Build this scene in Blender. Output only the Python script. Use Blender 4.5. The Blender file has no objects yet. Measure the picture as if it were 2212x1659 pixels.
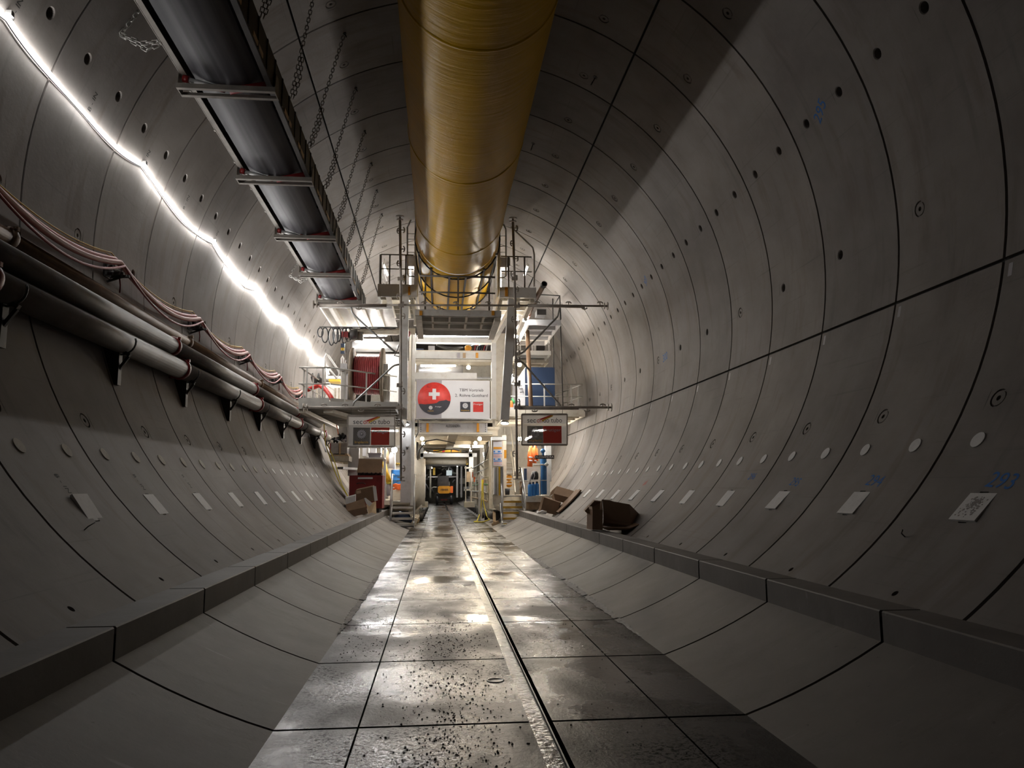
import bpy, math, random
from math import sin, cos, pi, radians, degrees, atan2, sqrt, hypot
from mathutils import Vector, Matrix, Quaternion

S = bpy.context.scene
COL = S.collection
random.seed(7)

# ------------------------------------------------------------------ camera, world, exposure
FPX, YAW, PITCH, ROLL = 1657.49, .0961, .1343, -.0047      # focal length in pixels of a 2212 x 1659 frame
CAM = Vector((-.556, 0, 1.61))
_cy, _sy, _cp, _sp = cos(YAW), sin(YAW), cos(PITCH), sin(PITCH)
FW = Vector((_sy*_cp, _cy*_cp, _sp))
_r = Vector((_cy, -_sy, 0)); _u = _r.cross(FW)
RT = cos(ROLL)*_r + sin(ROLL)*_u
UP = cos(ROLL)*_u - sin(ROLL)*_r
cd = bpy.data.cameras.new('camera'); cam = bpy.data.objects.new('camera', cd); COL.objects.link(cam)
cd.sensor_fit = 'HORIZONTAL'; cd.sensor_width = 36; cd.lens = 36*FPX/2212; cd.clip_start = .05; cd.clip_end = 300
cam.matrix_world = Matrix(((RT.x, UP.x, -FW.x, CAM.x), (RT.y, UP.y, -FW.y, CAM.y), (RT.z, UP.z, -FW.z, CAM.z), (0, 0, 0, 1)))
S.camera = cam
w = bpy.data.worlds.new('world'); S.world = w; w.use_nodes = True
w.node_tree.nodes['Background'].inputs[0].default_value = (.02, .022, .025, 1)
w.node_tree.nodes['Background'].inputs[1].default_value = 0.0
S.view_settings.view_transform = 'Standard'; S.view_settings.look = 'None'
S.view_settings.gamma = 1; S.view_settings.use_curve_mapping = False
S.view_settings.exposure = -0.25
S.cycles.sample_clamp_indirect = 6
S.cycles.max_bounces = 8

STRIP_POWER = 64.0      # emission of the rope light on the left wall
TUBE_POWER = 185.0       # fluorescent tubes on the gantry
WARM_POWER = 900.0        # warm bulbs inside the gantry

# ------------------------------------------------------------------ helpers
TR, TZ = 5.664, 5.191     # tunnel radius, height of its axis over the floor
def ray(x, y):
    d = (x-1106)*RT + (829.5-y)*UP + FPX*FW
    return d/d.y
def at(x, y, Y):          # the point of the place at depth Y that the photograph shows at pixel x, y
    return CAM + ray(x, y)*Y
def cyl(x, y, R=TR):      # the point of the tunnel wall seen at pixel x, y -> angle in degrees, Y
    d = ray(x, y); ox, oz = CAM.x, CAM.z-TZ
    a = d.x*d.x+d.z*d.z; b = ox*d.x+oz*d.z; c = ox*ox+oz*oz-R*R
    t = (-b+sqrt(b*b-a*c))/a
    return degrees(atan2(oz+d.z*t, ox+d.x*t)), t
def ring(a, y, r=TR):
    a = radians(a); return Vector((r*cos(a), y, TZ+r*sin(a)))

def wloc(o):
    v = Vector((0, 0, 0))
    while o: v += o.location; o = o.parent
    return v

class MB:
    def __init__(s): s.v = []; s.f = []; s.m = []; s.s = []
    def face(s, pts, m=0, sm=False):
        n = len(s.v); s.v += [tuple(p) for p in pts]; s.f.append(list(range(n, n+len(pts)))); s.m.append(m); s.s.append(sm)
    def add(s, vs, fs, m=0, sm=False):
        n = len(s.v); s.v += [tuple(p) for p in vs]
        for f in fs: s.f.append([i+n for i in f]); s.m.append(m); s.s.append(sm)
    def hexa(s, p, m=0):     # 8 corners: bottom 4 then top 4
        s.add(p, [(3, 2, 1, 0), (4, 5, 6, 7), (0, 1, 5, 4), (1, 2, 6, 5), (2, 3, 7, 6), (3, 0, 4, 7)], m)
    def box(s, c, d, rot=None, m=0):
        c = Vector(c); h = [x/2 for x in d]; pts = []
        for z in (-h[2], h[2]):
            for x, y in ((-h[0], -h[1]), (h[0], -h[1]), (h[0], h[1]), (-h[0], h[1])):
                q = Vector((x, y, z)); pts.append(c + (rot @ q if rot else q))
        s.hexa(pts, m)
    def bb(s, a, b, m=0):    # box between two opposite corners
        s.box([(a[i]+b[i])/2 for i in range(3)], [abs(a[i]-b[i]) for i in range(3)], None, m)
    def px(s, x0, y0, x1, y1, Y, d, m=0):    # box whose near face covers a pixel rectangle at depth Y
        xa = at(x0, (y0+y1)/2, Y).x; xb = at(x1, (y0+y1)/2, Y).x; xm = (x0+x1)/2
        s.bb((xa, Y, at(xm, y0, Y).z), (xb, Y+d, at(xm, y1, Y).z), m)
    def beam(s, p, q, w, h, m=0, up=(0, 0, 1)):
        p, q = Vector(p), Vector(q); d = (q-p).normalized(); up = Vector(up)
        if abs(d.dot(up)) > .98: up = Vector((0, 1, 0))
        r = d.cross(up).normalized()*w/2; u = r.cross(d).normalized()*h/2; pts = []
        for o in (p, q): pts += [o-r-u, o+r-u, o+r+u, o-r+u]
        s.hexa(pts, m)
    def ibeam(s, p, q, w, h, t=.02, m=0):
        p, q = Vector(p), Vector(q)
        up = Vector((0, 0, 1)) if abs((q-p).normalized().z) < .9 else Vector((0, 1, 0))
        s.beam(p+up*(h/2-t/2), q+up*(h/2-t/2), w, t, m, up); s.beam(p-up*(h/2-t/2), q-up*(h/2-t/2), w, t, m, up)
        s.beam(p, q, t, h-2*t, m, up)
    def tube(s, pts, r, n=8, m=0, cap=True, closed=False):
        pts = [Vector(p) for p in pts]; k = len(pts); rs = r if isinstance(r, (list, tuple)) else [r]*k
        base = len(s.v); nrm = None
        for i, p in enumerate(pts):
            if closed: t = (pts[(i+1) % k]-pts[i-1])
            else: t = pts[min(i+1, k-1)]-pts[max(i-1, 0)]
            t.normalize()
            if nrm is None:
                nrm = t.orthogonal().normalized()
                if abs(t.z) < .9: nrm = t.cross(Vector((0, 0, 1))).normalized()
            else:
                nrm = (nrm - t*nrm.dot(t)).normalized()
            b = t.cross(nrm)
            for j in range(n):
                a = 2*pi*j/n; s.v.append(tuple(p + (nrm*cos(a)+b*sin(a))*rs[i]))
        for i in range(k if closed else k-1):
            i2 = (i+1) % k
            for j in range(n):
                j2 = (j+1) % n
                s.f.append([base+i*n+j, base+i*n+j2, base+i2*n+j2, base+i2*n+j]); s.m.append(m); s.s.append(n > 5)
        if cap and not closed:
            s.f.append([base+j for j in range(n)][::-1]); s.m.append(m); s.s.append(False)
            s.f.append([base+(k-1)*n+j for j in range(n)]); s.m.append(m); s.s.append(False)
    def disc(s, c, axis, r, t, n=20, m=0):   # flat round plate: centre of its back, axis, radius, thickness
        c = Vector(c); axis = Vector(axis).normalized(); s.tube([c, c+axis*t], r, n, m)
        for i in range(len(s.s)-n-2, len(s.s)): s.s[i] = False
    def lathe(s, c, axis, prof, n=20, m=0):  # prof: (radius, distance along the axis)
        c = Vector(c); axis = Vector(axis).normalized(); u = axis.orthogonal().normalized(); v = axis.cross(u); b = len(s.v)
        for r, h in prof:
            for j in range(n):
                a = 2*pi*j/n; s.v.append(tuple(c+axis*h+(u*cos(a)+v*sin(a))*r))
        for i in range(len(prof)-1):
            for j in range(n):
                s.f.append([b+i*n+j, b+i*n+(j+1) % n, b+(i+1)*n+(j+1) % n, b+(i+1)*n+j]); s.m.append(m); s.s.append(True)
    def prism(s, poly, d, m=0):              # polygon extruded by the vector d
        d = Vector(d); a = [Vector(p) for p in poly]; n = len(a)
        s.add(a+[p+d for p in a], [list(range(n))[::-1], list(range(n, 2*n))]+[(i, (i+1) % n, n+(i+1) % n, n+i) for i in range(n)], m)
    def build(s, name, mats, parent=None, weld=False):
        off = wloc(parent) if parent else Vector((0, 0, 0))
        me = bpy.data.meshes.new(name)
        me.from_pydata([(a-off.x, b-off.y, c-off.z) for a, b, c in s.v], [], s.f)
        for x in (mats if isinstance(mats, (list, tuple)) else [mats]): me.materials.append(x)
        me.polygons.foreach_set('material_index', s.m); me.polygons.foreach_set('use_smooth', s.s); me.update()
        o = bpy.data.objects.new(name, me); COL.objects.link(o)
        if parent: o.parent = parent
        return o

def thing(name, label, cat, loc=(0, 0, 0), group=None):
    o = bpy.data.objects.new(name, None); COL.objects.link(o); o.location = loc; o.empty_display_size = .1
    return tag(o, label, cat, group)
def tag(o, label, cat, group=None):
    o['label'] = label; o['category'] = cat
    if group: o['group'] = group
    return o
def struct(o): o['kind'] = 'structure'; return o

ORD = ('first second third fourth fifth sixth seventh eighth ninth tenth eleventh twelfth thirteenth fourteenth fifteenth sixteenth '
       'seventeenth eighteenth nineteenth twentieth').split() + ['twenty-'+x for x in 'first second third fourth fifth sixth seventh eighth ninth'.split()]

def glyphs(txt, size, depth=0.0):           # letters as a mesh in the x-y plane, origin at the centre
    cu = bpy.data.curves.new('glyphs', 'FONT'); cu.body = txt; cu.size = size; cu.align_x = 'CENTER'; cu.align_y = 'CENTER'
    cu.extrude = depth; cu.resolution_u = 3
    o = bpy.data.objects.new('glyphs', cu); COL.objects.link(o)
    bpy.context.view_layer.update()
    me = o.evaluated_get(bpy.context.evaluated_depsgraph_get()).to_mesh()
    vs = [v.co.copy() for v in me.vertices]; fs = [list(p.vertices) for p in me.polygons]
    o.evaluated_get(bpy.context.evaluated_depsgraph_get()).to_mesh_clear()
    bpy.data.objects.remove(o); bpy.data.curves.remove(cu)
    return vs, fs
def text_on(mb, txt, size, org, ux, uy, m=0, wid=None, depth=.001):   # letters laid on a plane
    vs, fs = glyphs(txt, size, depth); ux, uy, org = Vector(ux).normalized(), Vector(uy).normalized(), Vector(org); nz = ux.cross(uy)
    k = 1
    if wid:
        w0 = max(v.x for v in vs)-min(v.x for v in vs); k = wid/w0
    mb.add([org+ux*v.x*k+uy*v.y+nz*v.z for v in vs], fs, m)

# ------------------------------------------------------------------ materials (all procedural)
def mat(name, col, rough=.6, metal=0, var=.15, scale=3.0, dirt=None, dirt_amt=.0, bump=0, bscale=40, spec=.5):
    m = bpy.data.materials.new(name); m.use_nodes = True; nt = m.node_tree; N = nt.nodes; L = nt.links
    b = N['Principled BSDF']; b.inputs['Roughness'].default_value = rough; b.inputs['Metallic'].default_value = metal
    b.inputs['Specular IOR Level'].default_value = spec
    tc = N.new('ShaderNodeTexCoord'); n = N.new('ShaderNodeTexNoise'); n.inputs['Scale'].default_value = scale; n.inputs['Detail'].default_value = 6
    L.new(tc.outputs['Object'], n.inputs['Vector'])
    r = N.new('ShaderNodeValToRGB'); r.color_ramp.elements[0].position = .3; r.color_ramp.elements[1].position = .7
    r.color_ramp.elements[0].color = tuple(c*(1-var) for c in col)+(1,); r.color_ramp.elements[1].color = tuple(min(1, c*(1+var)) for c in col)+(1,)
    L.new(n.outputs['Fac'], r.inputs['Fac']); out = r.outputs['Color']
    if dirt:
        n2 = N.new('ShaderNodeTexNoise'); n2.inputs['Scale'].default_value = scale*2.3; n2.inputs['Detail'].default_value = 8; n2.inputs['Roughness'].default_value = .7
        L.new(tc.outputs['Object'], n2.inputs['Vector'])
        r2 = N.new('ShaderNodeValToRGB'); r2.color_ramp.elements[0].position = .52; r2.color_ramp.elements[1].position = .72
        r2.color_ramp.elements[0].color = (0, 0, 0, 1); r2.color_ramp.elements[1].color = (dirt_amt,)*3+(1,)
        L.new(n2.outputs['Fac'], r2.inputs['Fac'])
        mx = N.new('ShaderNodeMix'); mx.data_type = 'RGBA'; L.new(r2.outputs['Color'], mx.inputs['Factor'])
        L.new(out, mx.inputs['A']); mx.inputs['B'].default_value = tuple(dirt)+(1,); out = mx.outputs['Result']
    L.new(out, b.inputs['Base Color'])
    if bump:
        n3 = N.new('ShaderNodeTexNoise'); n3.inputs['Scale'].default_value = bscale; n3.inputs['Detail'].default_value = 4
        L.new(tc.outputs['Object'], n3.inputs['Vector'])
        bp = N.new('ShaderNodeBump'); bp.inputs['Strength'].default_value = bump; bp.inputs['Distance'].default_value = .01
        L.new(n3.outputs['Fac'], bp.inputs['Height']); L.new(bp.outputs['Normal'], b.inputs['Normal'])
    return m
def glow(name, col, power):
    m = bpy.data.materials.new(name); m.use_nodes = True; b = m.node_tree.nodes['Principled BSDF']
    b.inputs['Base Color'].default_value = (.8, .8, .8, 1); b.inputs['Emission Color'].default_value = tuple(col)+(1,); b.inputs['Emission Strength'].default_value = power
    return m

def lining_material():
    m = bpy.data.materials.new('lining_concrete'); m.use_nodes = True; nt = m.node_tree; N = nt.nodes; L = nt.links; b = N['Principled BSDF']
    def nd(t, **k):
        x = N.new(t)
        for a, c in k.items(): setattr(x, a, c)
        return x
    def mth(op, a, c=None):
        x = nd('ShaderNodeMath', operation=op)
        for i, q in enumerate((a, c)):
            if q is None: continue
            if isinstance(q, (int, float)): x.inputs[i].default_value = q
            else: L.new(q, x.inputs[i])
        return x.outputs[0]
    geo = nd('ShaderNodeNewGeometry'); sp = nd('ShaderNodeSeparateXYZ'); L.new(geo.outputs['Position'], sp.inputs[0])
    ang = mth('ARCTAN2', mth('SUBTRACT', sp.outputs['Z'], TZ), sp.outputs['X'])
    arc = mth('MULTIPLY', ang, TR)
    def noise(ky, ka, scale, detail=6, rough=.6, off=0.0):
        c = nd('ShaderNodeCombineXYZ'); L.new(mth('MULTIPLY', sp.outputs['Y'], ky), c.inputs[0]); L.new(mth('MULTIPLY', arc, ka), c.inputs[1]); c.inputs[2].default_value = off
        n = nd('ShaderNodeTexNoise'); n.inputs['Scale'].default_value = scale; n.inputs['Detail'].default_value = detail; n.inputs['Roughness'].default_value = rough
        L.new(c.outputs[0], n.inputs['Vector']); return n.outputs['Fac']
    def ramp(f, a, c, ca, cc):
        r = nd('ShaderNodeValToRGB'); e = r.color_ramp.elements; e[0].position = a; e[1].position = c; e[0].color = ca; e[1].color = cc; L.new(f, r.inputs['Fac']); return r.outputs['Color']
    def mix(f, a, c, bt='MIX'):
        x = nd('ShaderNodeMix', data_type='RGBA', blend_type=bt)
        for s_, q in (('Factor', f), ('A', a), ('B', c)):
            if isinstance(q, (int, float)): x.inputs[s_].default_value = q
            elif isinstance(q, tuple): x.inputs[s_].default_value = q
            else: L.new(q, x.inputs[s_])
        return x.outputs['Result']
    c1 = ramp(noise(1, 1, .9), .3, .7, (.212, .190, .176, 1), (.300, .277, .260, 1))
    # tone differs from cast ring to cast ring
    ringn = nd('ShaderNodeTexWhiteNoise', noise_dimensions='1D'); L.new(mth('FLOOR', mth('DIVIDE', mth('SUBTRACT', sp.outputs['Y'], 7.533), 2.0)), ringn.inputs['W'])
    c1 = mix(1.0, c1, ramp(ringn.outputs['Value'], 0, 1, (.86, .86, .86, 1), (1.08, 1.07, 1.05, 1)), 'MULTIPLY')
    # rusty and dark streaks that run down the curve of the wall
    c2 = mix(ramp(noise(2.2, .35, 1.4, 5, .6, 3.0), .55, .78, (0, 0, 0, 1), (.7, .7, .7, 1)), c1, (.155, .118, .092, 1))
    c3 = mix(ramp(noise(5, .45, 1.2, 4, .5, 9.0), .6, .8, (0, 0, 0, 1), (.55, .55, .55, 1)), c2, (.135, .126, .116, 1))
    # scratch marks of the mould along the tunnel
    c4 = mix(ramp(noise(.35, 14, 1.0, 3, .6, 5.0), .62, .75, (0, 0, 0, 1), (.45, .45, .45, 1)), c3, (.125, .118, .11, 1))
    c5 = mix(ramp(noise(6, 6, 3.0, 3, .5, 1.0), .68, .74, (0, 0, 0, 1), (.5, .5, .5, 1)), c4, (.18, .165, .15, 1))
    L.new(c5, b.inputs['Base Color']); b.inputs['Roughness'].default_value = .72; b.inputs['Specular IOR Level'].default_value = .3
    bp = nd('ShaderNodeBump'); bp.inputs['Strength'].default_value = .12; bp.inputs['Distance'].default_value = .02
    L.new(noise(1, 1, 14, 6), bp.inputs['Height']); L.new(bp.outputs['Normal'], b.inputs['Normal'])
    return m

def floor_material(wet):
    m = bpy.data.materials.new('wet_floor_concrete' if wet else 'invert_concrete'); m.use_nodes = True; nt = m.node_tree; N = nt.nodes; L = nt.links; b = N['Principled BSDF']
    tc = N.new('ShaderNodeTexCoord')
    def noise(scale, detail=6, rough=.6, st=(1, 1, 1), off=0):
        mp = N.new('ShaderNodeMapping'); mp.inputs['Scale'].default_value = st; mp.inputs['Location'].default_value = (off, off, 0); L.new(tc.outputs['Object'], mp.inputs['Vector'])
        n = N.new('ShaderNodeTexNoise'); n.inputs['Scale'].default_value = scale; n.inputs['Detail'].default_value = detail; n.inputs['Roughness'].default_value = rough
        L.new(mp.outputs[0], n.inputs['Vector']); return n.outputs['Fac']
    def ramp(f, a, c, ca, cc):
        r = N.new('ShaderNodeValToRGB'); e = r.color_ramp.elements; e[0].position = a; e[1].position = c; e[0].color = ca; e[1].color = cc; L.new(f, r.inputs['Fac']); return r.outputs['Color']
    def mix(f, a, c):
        x = N.new('ShaderNodeMix'); x.data_type = 'RGBA'; L.new(f, x.inputs['Factor'])
        for s_, q in (('A', a), ('B', c)):
            if isinstance(q, tuple): x.inputs[s_].default_value = q
            else: L.new(q, x.inputs[s_])
        return x.outputs['Result']
    bp = N.new('ShaderNodeBump')
    if wet:
        c = ramp(noise(1.3), .3, .7, (.045, .04, .035, 1), (.095, .086, .077, 1))
        c = mix(ramp(noise(.8, 8, .65, (1, .55, 1), 3), .44, .58, (0, 0, 0, 1), (.85, .85, .85, 1)), c, (.026, .023, .021, 1))      # soaked patches
        cl = ramp(noise(1.1, 4, .6, (1, .8, 1), 21), .45, .62, (0, 0, 0, 1), (1, 1, 1, 1))
        grits = []
        for sc, o_ in ((26, 6), (48, 14)):                                                                                          # clustered grit
            gr = ramp(noise(sc, 2, .5, (1, 1, 1), o_), .55, .6, (0, 0, 0, 1), (1, 1, 1, 1))
            mm = N.new('ShaderNodeMath'); mm.operation = 'MULTIPLY'; L.new(gr, mm.inputs[0]); L.new(cl, mm.inputs[1]); c = mix(mm.outputs[0], c, (.012, .011, .01, 1)); grits.append(mm.outputs[0])
        rr = ramp(noise(.9, 6, .6, (1, .6, 1), 9), .38, .6, (.12, .12, .12, 1), (.48, .48, .48, 1))
        L.new(rr, b.inputs['Roughness'])
        mx_ = N.new('ShaderNodeMath'); mx_.operation = 'MAXIMUM'; L.new(grits[0], mx_.inputs[0]); L.new(grits[1], mx_.inputs[1])
        mr = N.new('ShaderNodeMapRange'); L.new(mx_.outputs[0], mr.inputs[0]); mr.inputs[3].default_value = .26; mr.inputs[4].default_value = .03; L.new(mr.outputs[0], b.inputs['Specular IOR Level'])
        pd = ramp(noise(.75, 6, .6, (.8, .8, 1), 33), 0.545, .60, (0, 0, 0, 1), (.9, .9, .9, 1))                                        # standing water
        mp_ = N.new('ShaderNodeMapRange'); L.new(pd, mp_.inputs[0]); mp_.inputs[3].default_value = .55; mp_.inputs[4].default_value = .14; L.new(mp_.outputs[0], bp.inputs['Strength'])
        c = mix(pd, c, (.02, .018, .016, 1)); L.new(mix(pd, rr, (.12, .12, .12, 1)), b.inputs['Roughness'])
        L.new(noise(30, 5, .65, (1, .6, 1), 2), bp.inputs['Height']); bp.inputs['Distance'].default_value = .008
    else:
        c = ramp(noise(1.1), .3, .7, (.148, .134, .124, 1), (.222, .205, .191, 1))
        c = mix(ramp(noise(1.6, 8, .7, (1, 2.2, 1), 4), .55, .75, (0, 0, 0, 1), (.6, .6, .6, 1)), c, (.13, .112, .098, 1))
        c = mix(ramp(noise(5, 6, .6, (.4, 3, 1), 8), .66, .72, (0, 0, 0, 1), (.35, .35, .35, 1)), c, (.36, .345, .33, 1))
        c = mix(ramp(noise(16, 4, .6, (1, 1, 1), 12), .69, .73, (0, 0, 0, 1), (.6, .6, .6, 1)), c, (.09, .08, .07, 1))
        b.inputs['Roughness'].default_value = .6; b.inputs['Specular IOR Level'].default_value = .35
        L.new(noise(24, 5), bp.inputs['Height']); bp.inputs['Strength'].default_value = .15; bp.inputs['Distance'].default_value = .01
    L.new(c, b.inputs['Base Color']); L.new(bp.outputs['Normal'], b.inputs['Normal'])
    return m

def belt_material():
    m = mat('black_belt_rubber', (.03, .03, .033), .55, 0, .1, 2, spec=.3); nt = m.node_tree; N = nt.nodes; L = nt.links; b = N['Principled BSDF']
    tc = N.new('ShaderNodeTexCoord'); mp = N.new('ShaderNodeMapping'); mp.inputs['Scale'].default_value = (1, .02, .3); L.new(tc.outputs['Object'], mp.inputs['Vector'])
    n = N.new('ShaderNodeTexNoise'); n.inputs['Scale'].default_value = 7; n.inputs['Detail'].default_value = 5; L.new(mp.outputs[0], n.inputs['Vector'])
    r = N.new('ShaderNodeValToRGB'); e = r.color_ramp.elements; e[0].position = .35; e[1].position = .7; e[0].color = (.018, .018, .021, 1); e[1].color = (.115, .113, .125, 1)
    L.new(n.outputs['Fac'], r.inputs['Fac']); L.new(r.outputs['Color'], b.inputs['Base Color']); return m
def duct_material():
    m = mat('yellow_duct_fabric', (.60, .345, .005), .36, 0, .1, 1.2, spec=.14); nt = m.node_tree; N = nt.nodes; L = nt.links; b = N['Principled BSDF']
    tc = N.new('ShaderNodeTexCoord'); mp = N.new('ShaderNodeMapping'); mp.inputs['Scale'].default_value = (.5, 5, .5); L.new(tc.outputs['Object'], mp.inputs['Vector'])
    n = N.new('ShaderNodeTexNoise'); n.inputs['Scale'].default_value = 2.2; n.inputs['Detail'].default_value = 5; L.new(mp.outputs[0], n.inputs['Vector'])
    bp = N.new('ShaderNodeBump'); bp.inputs['Strength'].default_value = .35; bp.inputs['Distance'].default_value = .03; L.new(n.outputs['Fac'], bp.inputs['Height']); L.new(bp.outputs['Normal'], b.inputs['Normal'])
    return m
def sheer_material(name, col, clear):
    m = mat(name, col, .5, 0, .04, 2); nt = m.node_tree; N = nt.nodes; L = nt.links; b = N['Principled BSDF']; out = N['Material Output']
    t = N.new('ShaderNodeBsdfTransparent'); x = N.new('ShaderNodeMixShader'); x.inputs[0].default_value = clear
    tl_ = N.new('ShaderNodeBsdfTranslucent'); tl_.inputs[0].default_value = tuple(col)+(1,); y = N.new('ShaderNodeMixShader'); y.inputs[0].default_value = .5; L.new(b.outputs[0], y.inputs[1]); L.new(tl_.outputs[0], y.inputs[2])
    L.new(y.outputs[0], x.inputs[1]); L.new(t.outputs[0], x.inputs[2]); L.new(x.outputs[0], out.inputs['Surface']); return m

M = dict(
    lining=lining_material(), invert=floor_material(False), wet=floor_material(True),
    gasket=mat('black_joint_gasket', (.018, .017, .016), .8), cream=mat('cream_painted_steel', (.66, .61, .51), .5, 0, .08, 2, (.33, .22, .12), .5),
    white=mat('white_painted_steel', (.74, .73, .70), .45, 0, .06, 2, (.42, .33, .22), .35), grey=mat('grey_painted_steel', (.54, .53, .53), .5, 0, .1, 2, (.25, .2, .16), .4),
    dgrey=mat('dark_gauge_steel', (.20, .18, .155), .55, .3, .2, 5), galv=mat('galvanised_steel', (.46, .46, .45), .42, .5, .15, 6),
    rail=mat('railing_paint', (.50, .48, .44), .5, 0, .1, 4), black=mat('black_plastic', (.018, .018, .02), .5), dark=mat('dark_steel', (.05, .047, .045), .55, .3, .2, 4),
    pipe=mat('worn_pipe_steel', (.17, .155, .14), .52, .2, .2, 2.5, (.17, .12, .09), .7), brown=mat('rust_brown_pipe', (.17, .10, .055), .5, .1, .2, 3, (.12, .07, .04), .6),
    red=mat('red_paint', (.20, .013, .013), .4, 0, .12, 4), cable=mat('pink_cable_sheath', (.42, .21, .18), .5, 0, .1, 3, (.28, .15, .12), .5), redcable=mat('dark_red_cable_sheath', (.33, .045, .05), .42, 0, .12, 5),
    ycable=mat('yellow_cable_sheath', (.55, .38, .05), .5), belt=belt_material(), duct=duct_material(),
    card=mat('brown_cardboard', (.20, .125, .075), .8, 0, .12, 3, (.2, .12, .07), .5, .1, 30), cardin=mat('pale_cardboard_inside', (.50, .37, .26), .8, 0, .1, 3), foam=mat('white_foam', (.80, .79, .78), .8, 0, .05, 8, (.5, .47, .44), .3, .1, 60),
    dfoam=mat('dirty_foam', (.40, .36, .30), .8, 0, .15, 12, (.22, .19, .15), .7, .1, 60), blue=mat('dark_blue_paint', (.02, .037, .08), .4, 0, .06, 3), lblue=mat('bright_blue_plastic', (.035, .22, .62), .35, 0, .08, 4),
    cyl=mat('gas_cylinder_blue', (.02, .11, .27), .4, 0, .1, 4), orange=mat('orange_hi_vis', (.9, .17, .03), .7, 0, .12, 9), dorange=mat('orange_paint', (.75, .33, .03), .45, 0, .1, 3),
    ybag=mat('yellow_raincoat', (.85, .48, .03), .55, 0, .12, 6), yellow=mat('yellow_strap', (.8, .68, .08), .55), reel=mat('weathered_reel_wood', (.24, .19, .14), .75, 0, .2, 5), wood=mat('pale_timber', (.5, .36, .22), .75, 0, .15, 6),
    step=mat('yellow_step_edge', (.42, .25, .03), .5, 0, .15, 6), silver=mat('zinc_duct_sheet', (.62, .62, .62), .3, .7, .06, 3), sheet=mat('white_plastic_sheet', (.72, .72, .75), .45, 0, .05, 4), block=mat('grey_blocks', (.36, .33, .31), .8, 0, .15, 8),
    hyellow=mat('hazard_yellow', (.8, .5, .04), .5), bluemark=mat('blue_spray_paint', (.03, .16, .5), .8), redmark=mat('red_spray_paint', (.6, .12, .1), .8), ink=mat('dark_ink', (.035, .035, .045), .6), lred=mat('banner_red', (.66, .045, .035), .5, 0, .12, 6),
    pred=mat('banner_deep_red', (.45, .03, .03), .5, 0, .1, 6), bdark=mat('banner_anthracite', (.045, .047, .06), .5), bwhite=mat('banner_white', (.78, .78, .80), .5, 0, .03, 2), bgrey=mat('banner_grey', (.42, .40, .43), .5, 0, .04, 2), gold=mat('banner_yellow', (.75, .45, .06), .5),
    veil=sheer_material('sheer_banner', (.5, .48, .47), .45), veilwhite=sheer_material('sheer_banner_top', (.8, .78, .76), .1), veildark=sheer_material('sheer_dark_square', (.11, .10, .095), .35), veilred=sheer_material('sheer_red_square', (.5, .06, .04), .15),
    soft=glow('soft_tube_glow', (1, .97, .93), 70), strip=glow('rope_light_glow', (1, .985, .97), STRIP_POWER), stripdim=glow('rope_light_glow_dimmed', (1, .985, .97), STRIP_POWER*.62), stripboost=glow('rope_light_glow_boosted', (1, .985, .97), STRIP_POWER*2.3), gauge=mat('brown_grey_gauge_steel', (.46, .41, .36), .55, .2, .2, 5), tube=glow('tube_lamp_glow', (1, .97, .93), TUBE_POWER), flood=glow('flood_lens_glow', (.95, .98, 1), 45), bulb=glow('warm_bulb_glow', (1, .84, .62), WARM_POWER), screen=glow('machine_display', (.25, .45, .5), .5),
    chain=mat('chain_steel', (.16, .14, .12), .5, .6, .2, 9), zchain=mat('zinc_chain', (.5, .49, .46), .4, .7, .1, 9), olive=mat('machine_grey_green', (.16, .15, .12), .6, .2, .3, 3, (.05, .04, .03), .7), green=mat('green_hose', (.04, .25, .08), .5),
    water=mat('channel_water', (.16, .14, .115), .16, 0, .35, 9, (.04, .035, .03), .7, 1.0, 22), crust=mat('dried_lime_crust', (.62, .60, .57), .8, 0, .2, 9, (.3, .28, .26), .5),
)

# ------------------------------------------------------------------ the tunnel lining: rings of 2 m, every panel with its own joint
RY0, RL, G, GD = 7.533, 2.0, .022, .06
RINGS = range(-7, 45)
def cup_round(mb, a, y, prof, half):         # a square cell of the panel with a round pocket in it
    n = 16; da = half/TR; ar = radians(a)
    def p(u, v, dep=0): return Vector(((TR+dep)*cos(ar+v/TR), y+u, TZ+(TR+dep)*sin(ar+v/TR)))
    sq = []; 
    for j in range(n):
        t = 2*pi*(j+.5)/n; c, s_ = cos(t), sin(t); k = half/max(abs(c), abs(s_)); sq.append((c*k, s_*k))
    # make the corners exact
    for cx, cy in ((1, 1), (-1, 1), (-1, -1), (1, -1)):
        j = min(range(n), key=lambda q: (sq[q][0]-cx*half)**2+(sq[q][1]-cy*half)**2); sq[j] = (cx*half, cy*half)
    rings = [[p(u, v) for u, v in sq]]
    for r, dep in prof: rings.append([p(r*cos(2*pi*(j+.5)/n), r*sin(2*pi*(j+.5)/n), dep) for j in range(n)])
    for i in range(len(rings)-1):
        for j in range(n): mb.face([rings[i][j], rings[i][(j+1) % n], rings[i+1][(j+1) % n], rings[i+1][j]])
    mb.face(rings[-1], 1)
def cup_rect(mb, a, y, hy, ha, dep):
    ar = radians(a)
    def p(u, v, d): return Vector(((TR+d)*cos(ar+v/TR), y+u, TZ+(TR+d)*sin(ar+v/TR)))
    c = [(-hy, -ha), (hy, -ha), (hy, ha), (-hy, ha)]
    for j in range(4):
        (u, v), (u2, v2) = c[j], c[(j+1) % 4]; mb.face([p(u, v, 0), p(u2, v2, 0), p(u2, v2, dep), p(u, v, dep)])
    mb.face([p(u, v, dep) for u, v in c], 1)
HALF = dict(h=(.15, .15), p=(.15, .15), r=(.195, .185), s=(.055, .055)); NOTCH = [(.034, 0), (.03, .08)]
HOLE = [(.082, 0), (.07, .012), (.066, .13)]
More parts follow.
